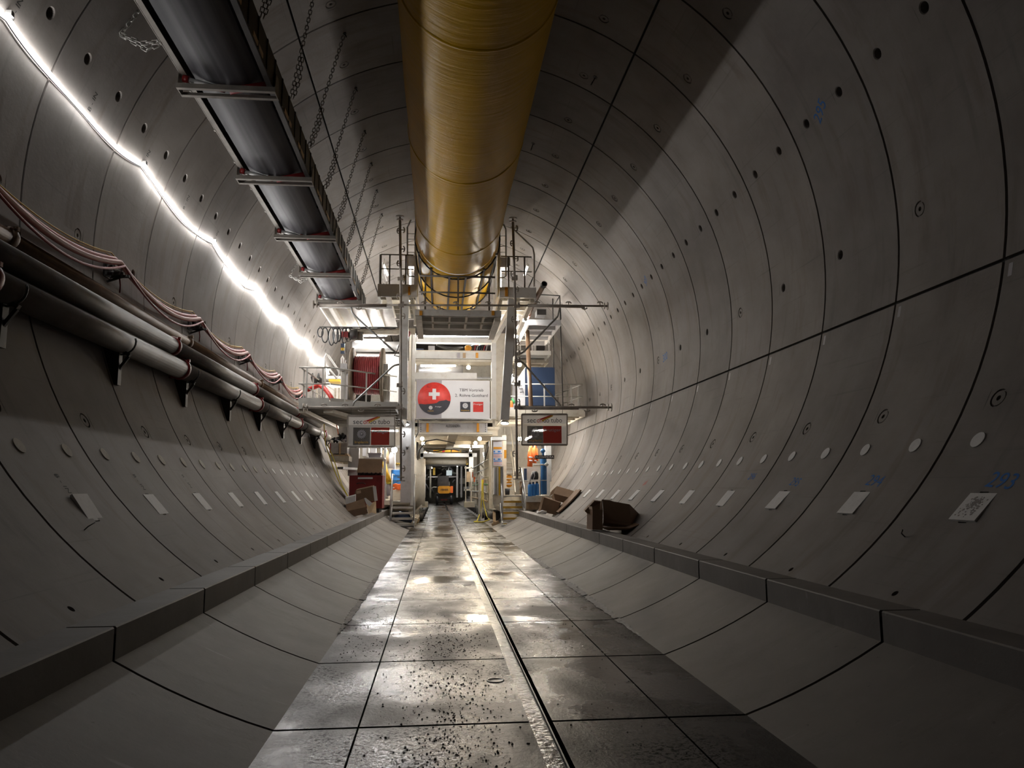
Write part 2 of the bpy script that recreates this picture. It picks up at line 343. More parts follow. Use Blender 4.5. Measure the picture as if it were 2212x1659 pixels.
PLUG = [(.105, 0), (.105, .022), (.085, .022), (.085, .004), (.03, .004), (.03, .07)]
def pockets(k, right):
    if right: return [(22.25, .53, 'h'), (22.25, 1.53, 'h'), (-.05, 1.52, 'h' if k % 3 else 'p'), (-28.7, 1.53, 'p'), (-52.8, 1.0, 's'), (44.65, 1.54, 'p'), (-41.8, 1.0, 'r')]
    return [(158.05, .53, 'h'), (158.05, 1.53, 'h'), (180.1, 1.5, 'h' if k % 2 == 0 else 'p'), (208.7, .53, 'p'), (232.8, 1.0, 's'), (135.3, 1.54, 'p'), (221.8, 1.0, 'r')]
def panel(mb, a0, a1, y0, y1, pk):           # one cast segment between four joints
    gd = degrees(G/TR); lo, hi = a0+gd, a1-gd; ya, yb = y0+G, y1-G
    rows = [(a, degrees(HALF[t][1]/TR)) for a, y, t, f_ in pk]
    n = max(2, int((hi-lo)/2.5)); A = [lo+(hi-lo)*i/n for i in range(n+1)]
    for a, d in rows: A = [x for x in A if not (a-d-.2 < x < a+d+.2)]+[a-d, a+d]
    Ys = [ya, yb]
    for a, y, t, f_ in pk: h = HALF[t][0]; Ys += [y0+y-h, y0+y+h]
    A = sorted(set(round(x, 5) for x in A)); Ys = sorted(set(round(x, 5) for x in Ys))
    idx = {}
    def vid(i, j):
        if (i, j) not in idx: idx[(i, j)] = len(mb.v); mb.v.append(tuple(ring(A[i], Ys[j])))
        return idx[(i, j)]
    for i in range(len(A)-1):
        for j in range(len(Ys)-1):
            am, ym = (A[i]+A[i+1])/2, (Ys[j]+Ys[j+1])/2
            hit = [q for q in pk if abs(q[0]-am) < .1 and abs(y0+q[1]-ym) < .05]
            if hit:
                q = hit[0]
                if q[2] == 'r': cup_rect(mb, q[0], y0+q[1], .195, .185, .035 if q[3] else .12)
                else: cup_round(mb, q[0], y0+q[1], dict(h=HOLE, p=PLUG, s=NOTCH)[q[2]], HALF[q[2]][0])
            else:
                mb.f.append([vid(i, j), vid(i, j+1), vid(i+1, j+1), vid(i+1, j)]); mb.m.append(0); mb.s.append(True)
    for (aa, bb_, yy) in [(A[i], A[i+1], y) for i in range(len(A)-1) for y in (ya, yb)]:
        mb.face([ring(aa, yy), ring(bb_, yy), ring(bb_, yy, TR+GD), ring(aa, yy, TR+GD)])
    for aa in (lo, hi): mb.face([ring(aa, ya), ring(aa, yb), ring(aa, yb, TR+GD), ring(aa, ya, TR+GD)])
def gasket(mb, a0, a1):
    g = .04
    for k in list(RINGS)+[RINGS[-1]+1]:
        y = RY0+RL*k; n = max(2, int((a1-a0)/3)); A = [a0+(a1-a0)*i/n for i in range(n+1)]
        for i in range(n): mb.face([ring(A[i], y-g, TR+GD*.6), ring(A[i+1], y-g, TR+GD*.6), ring(A[i+1], y+g, TR+GD*.6), ring(A[i], y+g, TR+GD*.6)], 1)
    d = degrees(g/TR); ya, yb = RY0+RL*RINGS[0], RY0+RL*(RINGS[-1]+1)
    for a in (a0, a1): mb.face([ring(a-d, ya, TR+GD*.7), ring(a+d, ya, TR+GD*.7), ring(a+d, yb, TR+GD*.7), ring(a-d, yb, TR+GD*.7)], 1)
JR, JL = 56.2, 124.2
for nm, segs in (('wall_right', [(-55.5, -11.7), (-11.7, JR)]), ('wall_left', [(JL, 191.7), (191.7, 235.5)]), ('ceiling', [(JR, JL)])):
    mb = MB(); right = nm == 'wall_right'
    for k in RINGS:
        y0 = RY0+RL*k; filled = (k <= 8) if right else (k <= 7)
        for a0, a1 in segs:
            if nm == 'ceiling': pk = [(116.7, 1.5, 'p', 0), (64.2, 1.55, 'p', 0)]
            else: pk = [q+(filled,) for q in pockets(k, right) if a0 < q[0] < a1]
            panel(mb, a0, a1, y0, y0+RL, pk)
    for a0, a1 in segs: gasket(mb, a0, a1)
    struct(mb.build(nm, [M['lining'], M['gasket']]))
mb = MB()
mb.disc((0, RY0+RL*(RINGS[-1]+1), TZ), (0, 1, 0), TR+.1, .1, 48); struct(mb.build('wall_back', M['dark']))

# invert segments: curb, curved flank and the flat carriageway in four lanes with a drain channel
IJ, CH0, CH1 = 5.548, .088, .25
def flank(s): # profile from the kink to the foot of the curb
    return [(s*(1.642+1.058*t), .477*(.72*t+.28*t*t)) for t in [i/6 for i in range(7)]]
def strip(mb, prof, y0, y1, m=0, dep=.05, sm=False):
    b = len(mb.v)
    for y in (y0, y1): mb.v += [(x, y, z) for x, z in prof]
    n = len(prof)
    for i in range(n-1): mb.f.append([b+i, b+i+1, b+n+i+1, b+n+i]); mb.m.append(m); mb.s.append(sm)
    for y in (y0, y1):
        for i in range(n-1): mb.face([(prof[i][0], y, prof[i][1]), (prof[i+1][0], y, prof[i+1][1]), (prof[i+1][0], y, prof[i+1][1]-dep), (prof[i][0], y, prof[i][1]-dep)], m)
    for x, z in (prof[0], prof[-1]): mb.face([(x, y0, z), (x, y1, z), (x, y1, z-dep), (x, y0, z-dep)], m)
fl = MB(); tl = MB(); trr = MB()
IG = .018
for k in range(-6, 46):
    y0, y1 = IJ+RL*k+IG, IJ+RL*(k+1)-IG
    for s in (-1, 1): strip(fl, flank(s), y0, y1, 1, .06, True)
    for a, b in ((-1.642, -1.088), (-1.074, CH0), (CH1, 1.066), (1.08, 1.642)):
        off = 0.0
        strip(fl, [(a, 0), (b, 0)], y0+off, y1+off, 0)
    for s, t in ((-1, tl), (1, trr)):
        strip(t, [(s*2.7, .47), (s*2.7, .69), (s*2.71, .70), (s*3.02, .70), (s*3.03, .69), (s*3.05, .44)], y0, y1, 0, .05)
ya, yb = IJ-12, IJ+92
for xa, xb in ((-1.7, CH0), (CH1, 1.7)): fl.face([(xa, ya, -.045), (xb, ya, -.045), (xb, yb, -.045), (xa, yb, -.045)], 2)
fl.face([(CH0, ya, -.09), (CH1, ya, -.09), (CH1, yb, -.09), (CH0, yb, -.09)], 2)
for x in (CH0, CH1): fl.face([(x, ya, -.002), (x, yb, -.002), (x, yb, -.09), (x, ya, -.09)], 0)
for s in (-1, 1):
    q = flank(s)
    for i in range(len(q)-1): fl.face([(q[i][0], ya, q[i][1]-.05), (q[i+1][0], ya, q[i+1][1]-.05), (q[i+1][0], yb, q[i+1][1]-.05), (q[i][0], yb, q[i][1]-.05)], 2)
    t = tl if s < 0 else trr
    t.face([(s*2.74, ya, .4), (s*2.74, ya, .66), (s*2.74, yb, .66), (s*2.74, yb, .4)], 1); t.face([(s*2.74, ya, .66), (s*3.0, ya, .66), (s*3.0, yb, .66), (s*2.74, yb, .66)], 1); t.face([(s*3.0, ya, .66), (s*3.0, ya, .45), (s*3.0, yb, .45), (s*3.0, yb, .66)], 1); t.face([(s*3.0, ya, .46), (s*3.4, ya, .5), (s*3.4, yb, .5), (s*3.0, yb, .46)], 0)
struct(fl.build('floor', [M['wet'], M['invert'], M['gasket']]))
struct(tl.build('trim_1', [M['invert'], M['gasket']])); struct(trr.build('trim_2', [M['invert'], M['gasket']]))
mb = MB(); nY = 260
rows = []
for i in range(nY+1):
    y = -4+60*i/nY; e = CH0+.124
    rows.append([(CH0+.001, y, -.03), (CH0+.03, y, -.028+.003*sin(y*9)), (e, y, -.03)])
for i in range(nY):
    for j in range(2): mb.face([rows[i][j], rows[i][j+1], rows[i+1][j+1], rows[i+1][j]], 0, True)
mb.bb((CH0+.128, -4, -.09), (CH0+.136, 56, -.012), 2)
o = mb.build('drain_water', [M['water'], M['dark'], M['galv']]); tag(o, 'thin stream of water running in the drain channel of the floor', 'water'); o['kind'] = 'stuff'
for x, y, lab in ((.0-.06, 6.73, 'round metal socket let into the wet floor beside the channel, nearest the camera'), (-.05, 13.2, 'round metal socket let into the wet floor beside the channel, farther one')):
    mb = MB(); mb.lathe((x, y, .001), (0, 0, 1), [(.075, 0), (.075, .004), (.062, .004), (.06, .001), (0, .001)], 24)
    tag(mb.build('floor_socket', M['galv']), lab, 'socket')

rn = random.Random(29); mb = MB()           # grit and crumbs of concrete on the carriageway
for i in range(3400):
    q = rn.random()
    if q < .62: x, y = rn.gauss(-.42, .2), 4.2+5.6*rn.random()**1.2
    elif q < .75: x, y = rn.uniform(-1.5, -1.1), rn.uniform(7.5, 12)
    else: x, y = rn.uniform(-1.05, 1.05), rn.uniform(4.2, 16)
    if not -1.6 < x < 1.6 or CH0-.02 < x < CH1+.02 or abs((y-IJ) % 2-1) > .97: continue
    r = .003+.007*rn.random()**3; a0 = rn.random()*3
    mb.add([(x+r*cos(a0+k*1.571), y+r*sin(a0+k*1.571)*rn.uniform(.7, 1.2), .001) for k in range(4)]+[(x+r*.5*cos(a0+k*1.571), y+r*.5*sin(a0+k*1.571), r*rn.uniform(.5, .9)) for k in range(4)], [(0, 1, 5, 4), (1, 2, 6, 5), (2, 3, 7, 6), (3, 0, 4, 7), (4, 5, 6, 7)], 0)
o = mb.build('floor_grit', M['gasket']); tag(o, 'dark grit and crumbs scattered over the wet floor near the camera', 'grit'); o['kind'] = 'stuff'
rn = random.Random(17)
for sd, ya, yb, w0, lab in ((1, 8.4, 19.5, .05, 'pale crust of dried lime along the right edge of the wet floor'), (-1, 8.9, 15.0, .035, 'pale crust of dried lime along the left edge of the wet floor')):
    mb = MB(); n = 120; P = []
    for i in range(n+1):
        y = ya+(yb-ya)*i/n; f = min(1, 6*min(i, n-i)/n); w_ = w0*f*rn.uniform(.45, 1.2)+.004; x = 1.642+rn.uniform(-.012, .012)
        P.append(((sd*(x-w_), y, .006), (sd*x, y, .014), (sd*(x+w_), y, .012+.33*max(0, w_))))
    for a, b in zip(P, P[1:]):
        if abs((a[0][1]+.013) % 2-1.548) < .05: continue
        for j in range(2): mb.face([a[j], a[j+1], b[j+1], b[j]], 0, True)
    o = mb.build('lime_crust', M['crust']); tag(o, lab, 'crust'); o['kind'] = 'stuff'
# ------------------------------------------------------------------ plugs and plates in the wall pockets
def wallpatch(mb, a, y, hy, ha, t, tilt=0.0, m=0, lift=.004):
    ar = radians(a)
    def p(u, v, d): return Vector(((TR-d)*cos(ar+v/TR), y+u, TZ+(TR-d)*sin(ar+v/TR)))
    c = [(-hy, -ha), (hy, -ha), (hy, ha), (-hy, ha)]; e = [lift+tilt*(1 if v < 0 else -.2) for u, v in c]
    mb.hexa([p(u, v, d-t) for (u, v), d in zip(c, e)]+[p(u, v, d) for (u, v), d in zip(c, e)], m)
def walldisc(mb, a, y, r, t, m=0, lift=.012):
    c = ring(a, y, TR+t-lift); mb.disc(c, (Vector((0, y, TZ))-ring(a, y)), r, t, 20, m)
rnd = random.Random(3)
for side, a, y0, n, mat_ in (('right', -33.68, 7.06, 20, 'foam'), ('left', 213.73, 8.07, 20, 'dfoam')):
    for i in range(n):
        mb = MB(); walldisc(mb, a, y0+i+rnd.uniform(-.01, .01), .088+rnd.uniform(-.004, .004), .05)
        o = mb.build('round_plug', M['foam' if side == 'right' or i > 11 else 'dfoam'])
        tag(o, '%s round plug in the %s wall, %s from the camera' % ('white' if side == 'right' or i > 11 else 'dirty', side, ORD[i]), 'plug', 'round plugs in the %s wall' % side)
for side, a, y0, n in (('right', -41.8, 6.535, 10), ('left', 221.8, 8.545, 8)):
    for i in range(n):
        mb = MB(); t = rnd.uniform(.0, .02) if i > 0 or side == 'right' else .035
        wallpatch(mb, a, y0+2*i, .172, .168, .03, t)
        if side == 'right' and i == 0:
            for q in range(90):
                u, v = rnd.gauss(0, .06), rnd.gauss(.01, .06)
                if abs(u) < .15 and abs(v) < .14: 
                    ar = a+degrees(v/TR); d = TR-(.004+t*(.4-.6*v/.168))-.003
                    mb.disc(ring(ar, y0+u, d+.002), ring(ar, y0)*-1+Vector((0, y0, TZ)), rnd.uniform(.004, .013), .003, 6, 1)
        o = mb.build('foam_plate', [M['foam'], M['block']])
        lab = 'white square foam plate in the %s wall, %s from the camera' % (side, ORD[i])
        if side == 'right' and i == 0: lab = 'white square foam plate with a patch of grey speckles, nearest the camera'
        tag(o, lab, 'plate', 'foam plates in the %s wall' % side)

# numbers sprayed on the wall, cast marks
WR = bpy.data.objects['wall_right']; WL = bpy.data.objects['wall_left']
def wall_text(txt, a, y, size, m, parent, name, rot=0.0, flip=1):
    vs, fs = glyphs(txt, size); mb = MB(); c, s_ = cos(rot), sin(rot)
    out = []
    for v in vs:
        u, q = v.x*c-v.y*s_, v.x*s_+v.y*c
        out.append(ring(a+flip*degrees(q/TR), y-flip*u, TR-.003))
    mb.add(out, fs); o = mb.build(name, m, parent); return o
for txt, px_, sz, m, rot in (('295', (1772, 240), .27, 'bluemark', .5), ('293', (2165, 1040), .25, 'bluemark', -.1), ('294', (1890, 1040), .22, 'bluemark', -.1), ('295', (1718, 1042), .2, 'bluemark', -.1),
                             ('296', (1625, 1030), .18, 'bluemark', 0), ('300', (1437, 772), .3, 'bluemark', .1), ('307', (1395, 607), .22, 'bluemark', .5), ('44', (1393, 1045), .25, 'redmark', .2)):
    a, y = cyl(*px_); wall_text(txt, a, y, sz, M[m], WR, 'painted_number', rot).__setitem__('label', 'number %s sprayed in %s' % (txt, 'red' if m == 'redmark' else 'blue'))
for i, (px_) in enumerate([(35, 20), (200, 220), (316, 342), (402, 437), (466, 512)]):
    a, y = cyl(*px_); wall_text('B - IN', a, y, .12, M['gasket'], WL, 'cast_mark', pi/2, -1)
for px_ in [(135, 1045), (300, 1042), (403, 1040)]:
    a, y = cyl(*px_); wall_text('B - IN', a, y, .11, M['gasket'], WL, 'cast_mark', -pi/2, -1)
for i in range(14):                         # pale paper stickers at the segment corners
    mb = MB(); wallpatch(mb, -13.2, RY0+RL*i-.12, .03, .075, .002, 0, 0, .002)
    tag(mb.build('wall_sticker', M['bgrey']), 'pale paper sticker below the long wall joint, %s from the camera' % ORD[i], 'sticker', 'stickers below the long joint')
for px_, lab in (((1286, 167), 'dark anchor hook in the vault right of the yellow duct, nearest the camera'), ((1152, 310), 'dark anchor hook in the vault right of the yellow duct, farther one')):
    a, y = cyl(*px_); mb = MB(); p = ring(a, y); n = (Vector((0, y, TZ))-p).normalized()
    mb.disc(p-n*.02, n, .05, .03, 12); mb.tube([p, p+n*.1, p+n*.16+Vector((0, .05, 0)), p+n*.2, p+n*.16-Vector((0, .05, 0)), p+n*.11], .012, 6)
    tag(mb.build('anchor_hook', M['dark']), lab, 'hook')
for px_, d, lab in (((1955, 1160), (45, 40), 'bent nail sticking out of the right wall below the speckled plate'), ((182, 1145), (-30, 20), 'bent nail sticking out of the left wall below the nearest foam plate')):
    a, y = cyl(*px_); p = ring(a, y); n = (Vector((0, y, TZ))-p).normalized(); mb = MB()
    mb.tube([p, p+n*.05, p+n*.1+Vector((0, -.08 if d[0] > 0 else .06, .0))], .006, 6); tag(mb.build('bent_nail', M['dark']), lab, 'nail')

# ------------------------------------------------------------------ rope light on the left wall
def strip_angle(y):
    t = ((y-8.45) % 4)/4; return 162.75+1.75*4*t*(1-t)+.25*sin(y*1.7)
ys = [7.7+.125*i for i in range(0, 215)]
t = thing('rope_light', 'glowing white rope light swagged along the left wall', 'lamp', ring(162.8, 8.45, TR-.05))
for ya_, yb_, m_ in ((7.7, 12.45, 'stripdim'), (12.45, 17.45, 'strip'), (17.45, 40, 'stripboost')):  # near length dimmed to darken near walls, far length boosted to light gantry fronts
    mb = MB(); mb.tube([ring(strip_angle(y), y, TR-.045) for y in ys if ya_-.01 <= y <= yb_+.01], .02, 8); mb.build('glowing_tube', M[m_], t)
mb = MB(); mb.tube([ring(strip_angle(y)+.28+.12*sin(y*2.3), y, TR-.02) for y in ys], .009, 6); mb.build('supply_cable', M['black'], t)
for k in range(7):
    mb = MB(); p = ring(162.55, 8.45+4*k, TR); mb.bb(p-Vector((.0, .03, .03)), p+Vector((.07, .03, .03))); mb.build('hook', M['galv'], t)

# ------------------------------------------------------------------ pipes, cables and brackets on the left wall
def pipe(x, z, r, m, coup, name, label, cm, y0=4.0, y1=33.0, collars=()):
    t = thing(name, label, 'pipe', (x, y0, z)); mb = MB(); cuts = [y0]+[c for c in coup if y0 < c < y1]+[y1]
    for a, b in zip(cuts, cuts[1:]):
        mb = MB(); mb.tube([(x, a+.004, z), (x, b-.004, z)], r, 24); mb.build('pipe_length', m, t)
    for c in coup:
        mb = MB(); mb.lathe((x, c-.06, z), (0, 1, 0), [(r, 0), (r+.022, .005), (r+.03, .03), (r+.03, .09), (r+.022, .115), (r, .12)], 24)
        for s in (-1, 1):
            mb.box((x+s*(r+.045)*.7, c, z+s*(r+.045)*.7), (.05, .05, .05)); mb.tube([(x+s*(r+.045)*.7, c-.05, z+s*(r+.045)*.7), (x+s*(r+.045)*.7, c+.05, z+s*(r+.045)*.7)], .012, 6)
        mb.build('coupling', cm, t)
    return t
PA, PB, PC = (-5.23, 3.77), (-5.277, 4.125), (-5.443, 4.443)
pipe(*PA, .168, M['pipe'], [8.15, 14.25, 20.2, 26.1, 31.6], 'water_pipe', 'lowest of the three wall pipes, thick worn grey steel with red couplings', M['red'], 3, 34.6)
pipe(*PB, .145, M['pipe'], [7.6, 13.9, 19.9, 25.9], 'water_pipe', 'middle of the three wall pipes, grey steel with red couplings', M['red'], 3, 31)
pipe(*PC, .10, M['brown'], [8.9, 15.2, 21.3], 'air_pipe', 'topmost of the three wall pipes, thinner and rust brown', M['brown'], 3, 27.6)
NB = 9
for k in range(NB):
    y = 8.6+3.05*k; mb = MB()
    t = thing('pipe_bracket', 'dark steel bracket under the lowest wall pipe, %s from the camera' % ORD[k], 'bracket', (-5.3, y, 3.5), 'pipe brackets')
    mb.beam(ring(194.5, y, TR-.02), (PA[0]+.14, y, PA[1]-.20), .06, .05); mb.beam(ring(200, y, TR-.01), (PA[0]+.12, y, PA[1]-.22), .04, .04); mb.build('arm', M['dark'], t)
    mb = MB(); mb.bb(ring(193, y, TR)+Vector((0, -.06, 0)), ring(201.5, y, TR-.03)+Vector((.02, .06, 0))); mb.build('wall_plate', M['dark'], t)
    mb = MB(); mb.tube([(PA[0]+.21*cos(q), y, PA[1]+.19*sin(q)) for q in [radians(-95+14*i) for i in range(9)]], .014, 6); mb.build('clamp', M['dark'], t)
BY = [8.0+4*k for k in range(6)]
for k, y in enumerate(BY[1:]):
    t = thing('cable_bracket', 'dark cable holder on the left wall carrying the pink cables, %s from the camera' % ORD[k], 'bracket', ring(182, y, TR-.1), 'cable holders')
    p = ring(182.2, y, TR)
    mb = MB(); mb.bb(p+Vector((0, -.12, -.14)), p+Vector((.03, .12, .1))); mb.build('wall_plate', M['dark'], t)
    mb = MB(); mb.beam(p+Vector((.02, .08, -.1)), p+Vector((.32, .08, -.09)), .05, .04); mb.beam(p+Vector((.02, -.08, -.1)), p+Vector((.3, -.08, -.09)), .05, .04)
    mb.beam(p+Vector((.02, .0, -.2)), p+Vector((.3, .0, -.1)), .03, .03); mb.build('arm', M['dark'], t)
    mb = MB(); mb.disc(p+Vector((.12, .12, .0)), (0, 1, 0), .075, .015, 16); mb.disc(p+Vector((.12, -.12, .0)), (0, 1, 0), .06, .015, 16); mb.tube([p+Vector((.12, -.12, 0)), p+Vector((.12, .13, 0))], .03, 12); mb.build('roller', M['galv'], t)
    mb = MB(); mb.tube([p+Vector((.2, 0, -.12)), p+Vector((.21, .03, -.25)), p+Vector((.2, .05, -.36))], .012, 6); mb.build('tie_end', M['redcable'], t)
def swag(off, dz, sag, r, m, name, label, ph=0.0, y1=29.5):
    pts = []; y = 4.0
    while y < y1:
        t = ((y-4.0+ph) % 4)/4; e = 4*t*(1-t); wig = .02*sin(y*1.3+ph*9)
        a = 180.9+dz+sag*e; pts.append(ring(a, y, TR-off-.05*e*0+wig*.3)); y += .2
    mb = MB(); mb.tube(pts, r, 8); tag(mb.build(name, m), label, 'cable')
swag(.20, .25, 3.0, .042, M['cable'], 'power_cable', 'thick pink cable slung lowest along the left wall above the brown pipe')
swag(.12, -.35, 2.5, .034, M['redcable'], 'power_cable', 'thinner dusky red cable slung just above the thick pink one')
swag(.27, .9, 4.3, .018, M['redcable'], 'signal_cable', 'thin dark red cable sagging deepest below the pink cables')
swag(.06, -1.35, 2.1, .009, M['ycable'], 'signal_cable', 'thin yellow cable hugging the left wall over the pink cables')
swag(.05, -1.0, 2.2, .008, M['ycable'], 'signal_cable', 'second thin yellow cable just below the first one', .1)

# ------------------------------------------------------------------ belt conveyor under the vault
CX0, CX1, CZ = -4.36, -3.1, 7.50
IDL = [7.8, 11.1, 14.45, 17.9, 21.1, 24.2]
t = CONV = thing('belt_conveyor', 'long black belt conveyor hung from the vault by chains', 'conveyor', (-3.7, 16, CZ))
def trough(x, dz): u = (x-(CX0+CX1)/2)/.5; return CZ+dz+.16*abs(u)**1.9
mb = MB(); n = 12; ys = [4+1.1*i for i in range(20)]
for lay, m_ in ((.055, 0), (.42, 0)):
    for dz in (0, .014):
        bs = len(mb.v)
        for y in ys: mb.v += [(x, y, trough(x, lay+dz)) for x in [CX0+.13+.98*j/n for j in range(n+1)]]
        for i in range(len(ys)-1):
            for j in range(n): mb.f.append([bs+i*(n+1)+j, bs+i*(n+1)+j+1, bs+(i+1)*(n+1)+j+1, bs+(i+1)*(n+1)+j]); mb.m.append(0); mb.s.append(True)
mb.build('belt', M['belt'], t)
mb = MB(); mb.beam((CX0-.03, 4, CZ+.33), (CX0-.03, 25.6, CZ+.33), .012, .30); mb.beam((CX0+.01, 4, CZ+.19), (CX0+.01, 25.6, CZ+.19), .09, .012); mb.beam((CX0+.0, 4, CZ+.475), (CX0+.0, 25.6, CZ+.475), .09, .012)
for i in range(16): mb.beam((CX0-.04, 5+1.3*i, CZ+.33), (CX0-.04, 5.07+1.3*i, CZ+.33), .03, .31)
mb.build('side_rail', M['dgrey'], t)
mb = MB(); mb.beam((CX1+.05, 4, CZ+.27), (CX1+.05, 25.6, CZ+.27), .014, .48); mb.beam((CX1+.01, 4, CZ+.03), (CX1+.01, 25.6, CZ+.03), .08, .014); mb.beam((CX1, 4, CZ+.51), (CX1, 25.6, CZ+.51), .10, .014)
for i in range(40): mb.box((CX1+.065, 4.6+.54*i, CZ+.27), (.014, .05, .46))
mb.build('side_rail', M['dark'], t)
for y in IDL[:-1]:
    for q in (1.0, 2.2): mb = MB(); mb.bb((CX1+.058, y+q-.28, CZ+.06), (CX1+.07, y+q+.28, CZ+.13)); mb.build('painted_slit', M['wood'], t)  # pale plates stand in for the light slits of the rail
    for q in (.9, 2.1): mb = MB(); mb.beam((CX0, y+q, CZ+.30), (CX1, y+q+.25, CZ+.33), .05, .05); mb.build('cross_brace', M['dark'], t)
for y in IDL:
    mb = MB()
    for dy in (-.14, .13):
        mb.beam((CX0-.06, y+dy, CZ-.03), (CX1+.1, y+dy, CZ-.03), .012, .075); mb.beam((CX0-.06, y+dy+(.03 if dy < 0 else -.03), CZ-.062), (CX1+.1, y+dy+(.03 if dy < 0 else -.03), CZ-.062), .06, .01)
    for x in (CX0-.05, CX1+.09):
        mb.box((x, y, CZ-.03), (.012, .28, .075)); mb.prism([(x-.006, y-.12, CZ), (x-.006, y+.12, CZ), (x-.006, y+.09, CZ+.24), (x-.006, y-.09, CZ+.24)], (.012, 0, 0))
    f = mb.build('idler_frame', M['dgrey'], t)
    xm = (CX0+CX1)/2
    mb = MB(); a, b = Vector((CX0, y-.02, CZ+.145)), Vector((xm-.03, y-.02, CZ+.0)); mb.tube([a, a+(b-a)*.14], .058, 14, 1); mb.tube([a+(b-a)*.14, a+(b-a)*.86], .036, 14, 0); mb.tube([a+(b-a)*.86, b], .052, 14, 1); mb.build('roller', [M['galv'], M['red']], f)
    mb = MB(); a, b = Vector((CX1+.03, y+.02, CZ+.145)), Vector((xm+.03, y+.02, CZ+.0)); mb.tube([a, b], .054, 14, 1); mb.build('roller', [M['galv'], M['red']], f)
def chain(pts, name, label, m, link=.09, rad=.0072, group='conveyor hanger chains'):
    # pts: polyline the links follow
    mb = MB(); L = []; pts = [Vector(p) for p in pts]
    for a, b in zip(pts, pts[1:]):
        n = max(1, round((b-a).length/(link*.78)))
        for i in range(n): L.append((a+(b-a)*i/n, a+(b-a)*(i+1)/n))
    for i, (a, b) in enumerate(L):
        d = (b-a).normalized(); c = (a+b)/2; u = d.orthogonal().normalized(); u = Quaternion(d, (pi/2)*(i % 2)+.5) @ u; h = link/2; wd = link*.26; p = []
        for q in range(10):
            an = 2*pi*q/10; p.append(c+d*(h*cos(an)*(1 if abs(cos(an)) > .5 else 1.0))+u*(wd*(1 if sin(an) > .3 else -1 if sin(an) < -.3 else sin(an)/.3)))
        mb.tube(p, rad, 5, 0, False, True)
    return mb
CHY = [10.0, 12.2, 14.0, 16.05, 18.1, 20.0, 21.9, 23.9]
for i, y in enumerate(CHY):
    top = ring(115.3+(2.5 if i < 2 else 0), y); bot = Vector((CX1+.08, y, CZ+.5)); t = thing('hanger_chain', 'dark hanger chain from the vault to the conveyor, %s from the camera' % ORD[i], 'chain', top, 'conveyor hanger chains')
    mid = bot+(top-bot)*.33
    mb = chain([top-(top-bot)*.03, mid, bot], '', '', M['chain']); mb.build('chain_links', M['chain'], t)
    e = MB(); e.v = chain([mid+Vector((.03, .02, 0)), bot+(mid-bot)*.5+Vector((.06, .05, 0)), bot+Vector((.03, .03, 0))], '', '', M['chain']).v
    c2 = chain([mid+Vector((.03, .02, 0)), bot+(mid-bot)*.5+Vector((.06, .05, 0)), bot+Vector((.03, .03, 0))], '', '', M['chain']); c2.build('chain_tail', M['chain'], t)
    n = (Vector((0, y, TZ))-top).normalized(); mb = MB(); mb.disc(top-n*.02, n, .035, .04, 10); mb.tube([top, top+n*.09], .015, 6); mb.build('anchor', M['dark'], t)
for y, lab in ((10.35, 'short zinc chain tied from conveyor to the left wall, nearest the camera'), (22.6, 'short zinc chain tied from conveyor to the left wall near the gantry')):
    a = Vector((CX0-.05, y, CZ+.28)); b = Vector((CX0-.62, y, CZ+.36)); q = ring(143 if y < 12 else 146, y)
    mb = chain([a, a+(b-a)*.5+Vector((0, 0, -.08)), b, q], '', '', 0, .1, .008); mb2 = chain([a+Vector((0, .04, .02)), a+(b-a)*.4+Vector((0, .05, -.14)), b+Vector((0, .02, 0))], '', '', 0, .1, .008)
    mb.add(mb2.v, mb2.f, 0, True); mb.s = [True]*len(mb.f); mb.m = [0]*len(mb.f); tag(mb.build('tie_chain', M['zchain']), lab, 'chain')

# ------------------------------------------------------------------ ventilation duct
DX, DZ, DR = -.013, 9.19, 1.228
t = thing('ventilation_duct', 'huge yellow fabric ventilation duct under the crown of the tunnel', 'duct', (DX, 14, DZ))
mb = MB(); n = 56; ys = [-2+.35*i for i in range(70)]; ys = [y for y in ys if y < 22.2]+[22.3, 22.42]
for y in ys:
    for j in range(n):
        a = 2*pi*j/n; rr = DR*(1+.006*sin(3*a+y*.5)*sin(y*.9)+.003*sin(11*a+y*2.1)); 
        sag = -.03*max(0, sin((y-1.5)*pi/3)**8)*(1 if sin(a) > .7 else 0)
        mb.v.append((DX+rr*cos(a), y, DZ+rr*sin(a)+sag))
for i in range(len(ys)-1):
    for j in range(n): mb.f.append([i*n+j, i*n+(j+1) % n, (i+1)*n+(j+1) % n, (i+1)*n+j]); mb.m.append(0); mb.s.append(True)
mb.build('fabric_tube', M['duct'], t)
for y in (5.5, 10.5, 15.5, 20.5):
    mb = MB(); mb.lathe((DX, y, DZ), (0, 1, 0), [(DR+.002, -.035), (DR+.012, -.02), (DR+.014, .02), (DR+.002, .035)], 56); mb.build('sewn_seam', M['duct'], t)
for y in [6+2.0*i for i in range(8)]:
    mb = MB(); mb.tube([(DX, y, DZ+DR), (DX, y, TZ+TR-.01)], .006, 5); mb.build('suspension_wire', M['dark'], t)
mb = MB(); mb.tube([(DX, -2, DZ+DR+.12), (DX, 24, DZ+DR+.12)], .01, 6); mb.build('carrying_wire', M['dark'], t)

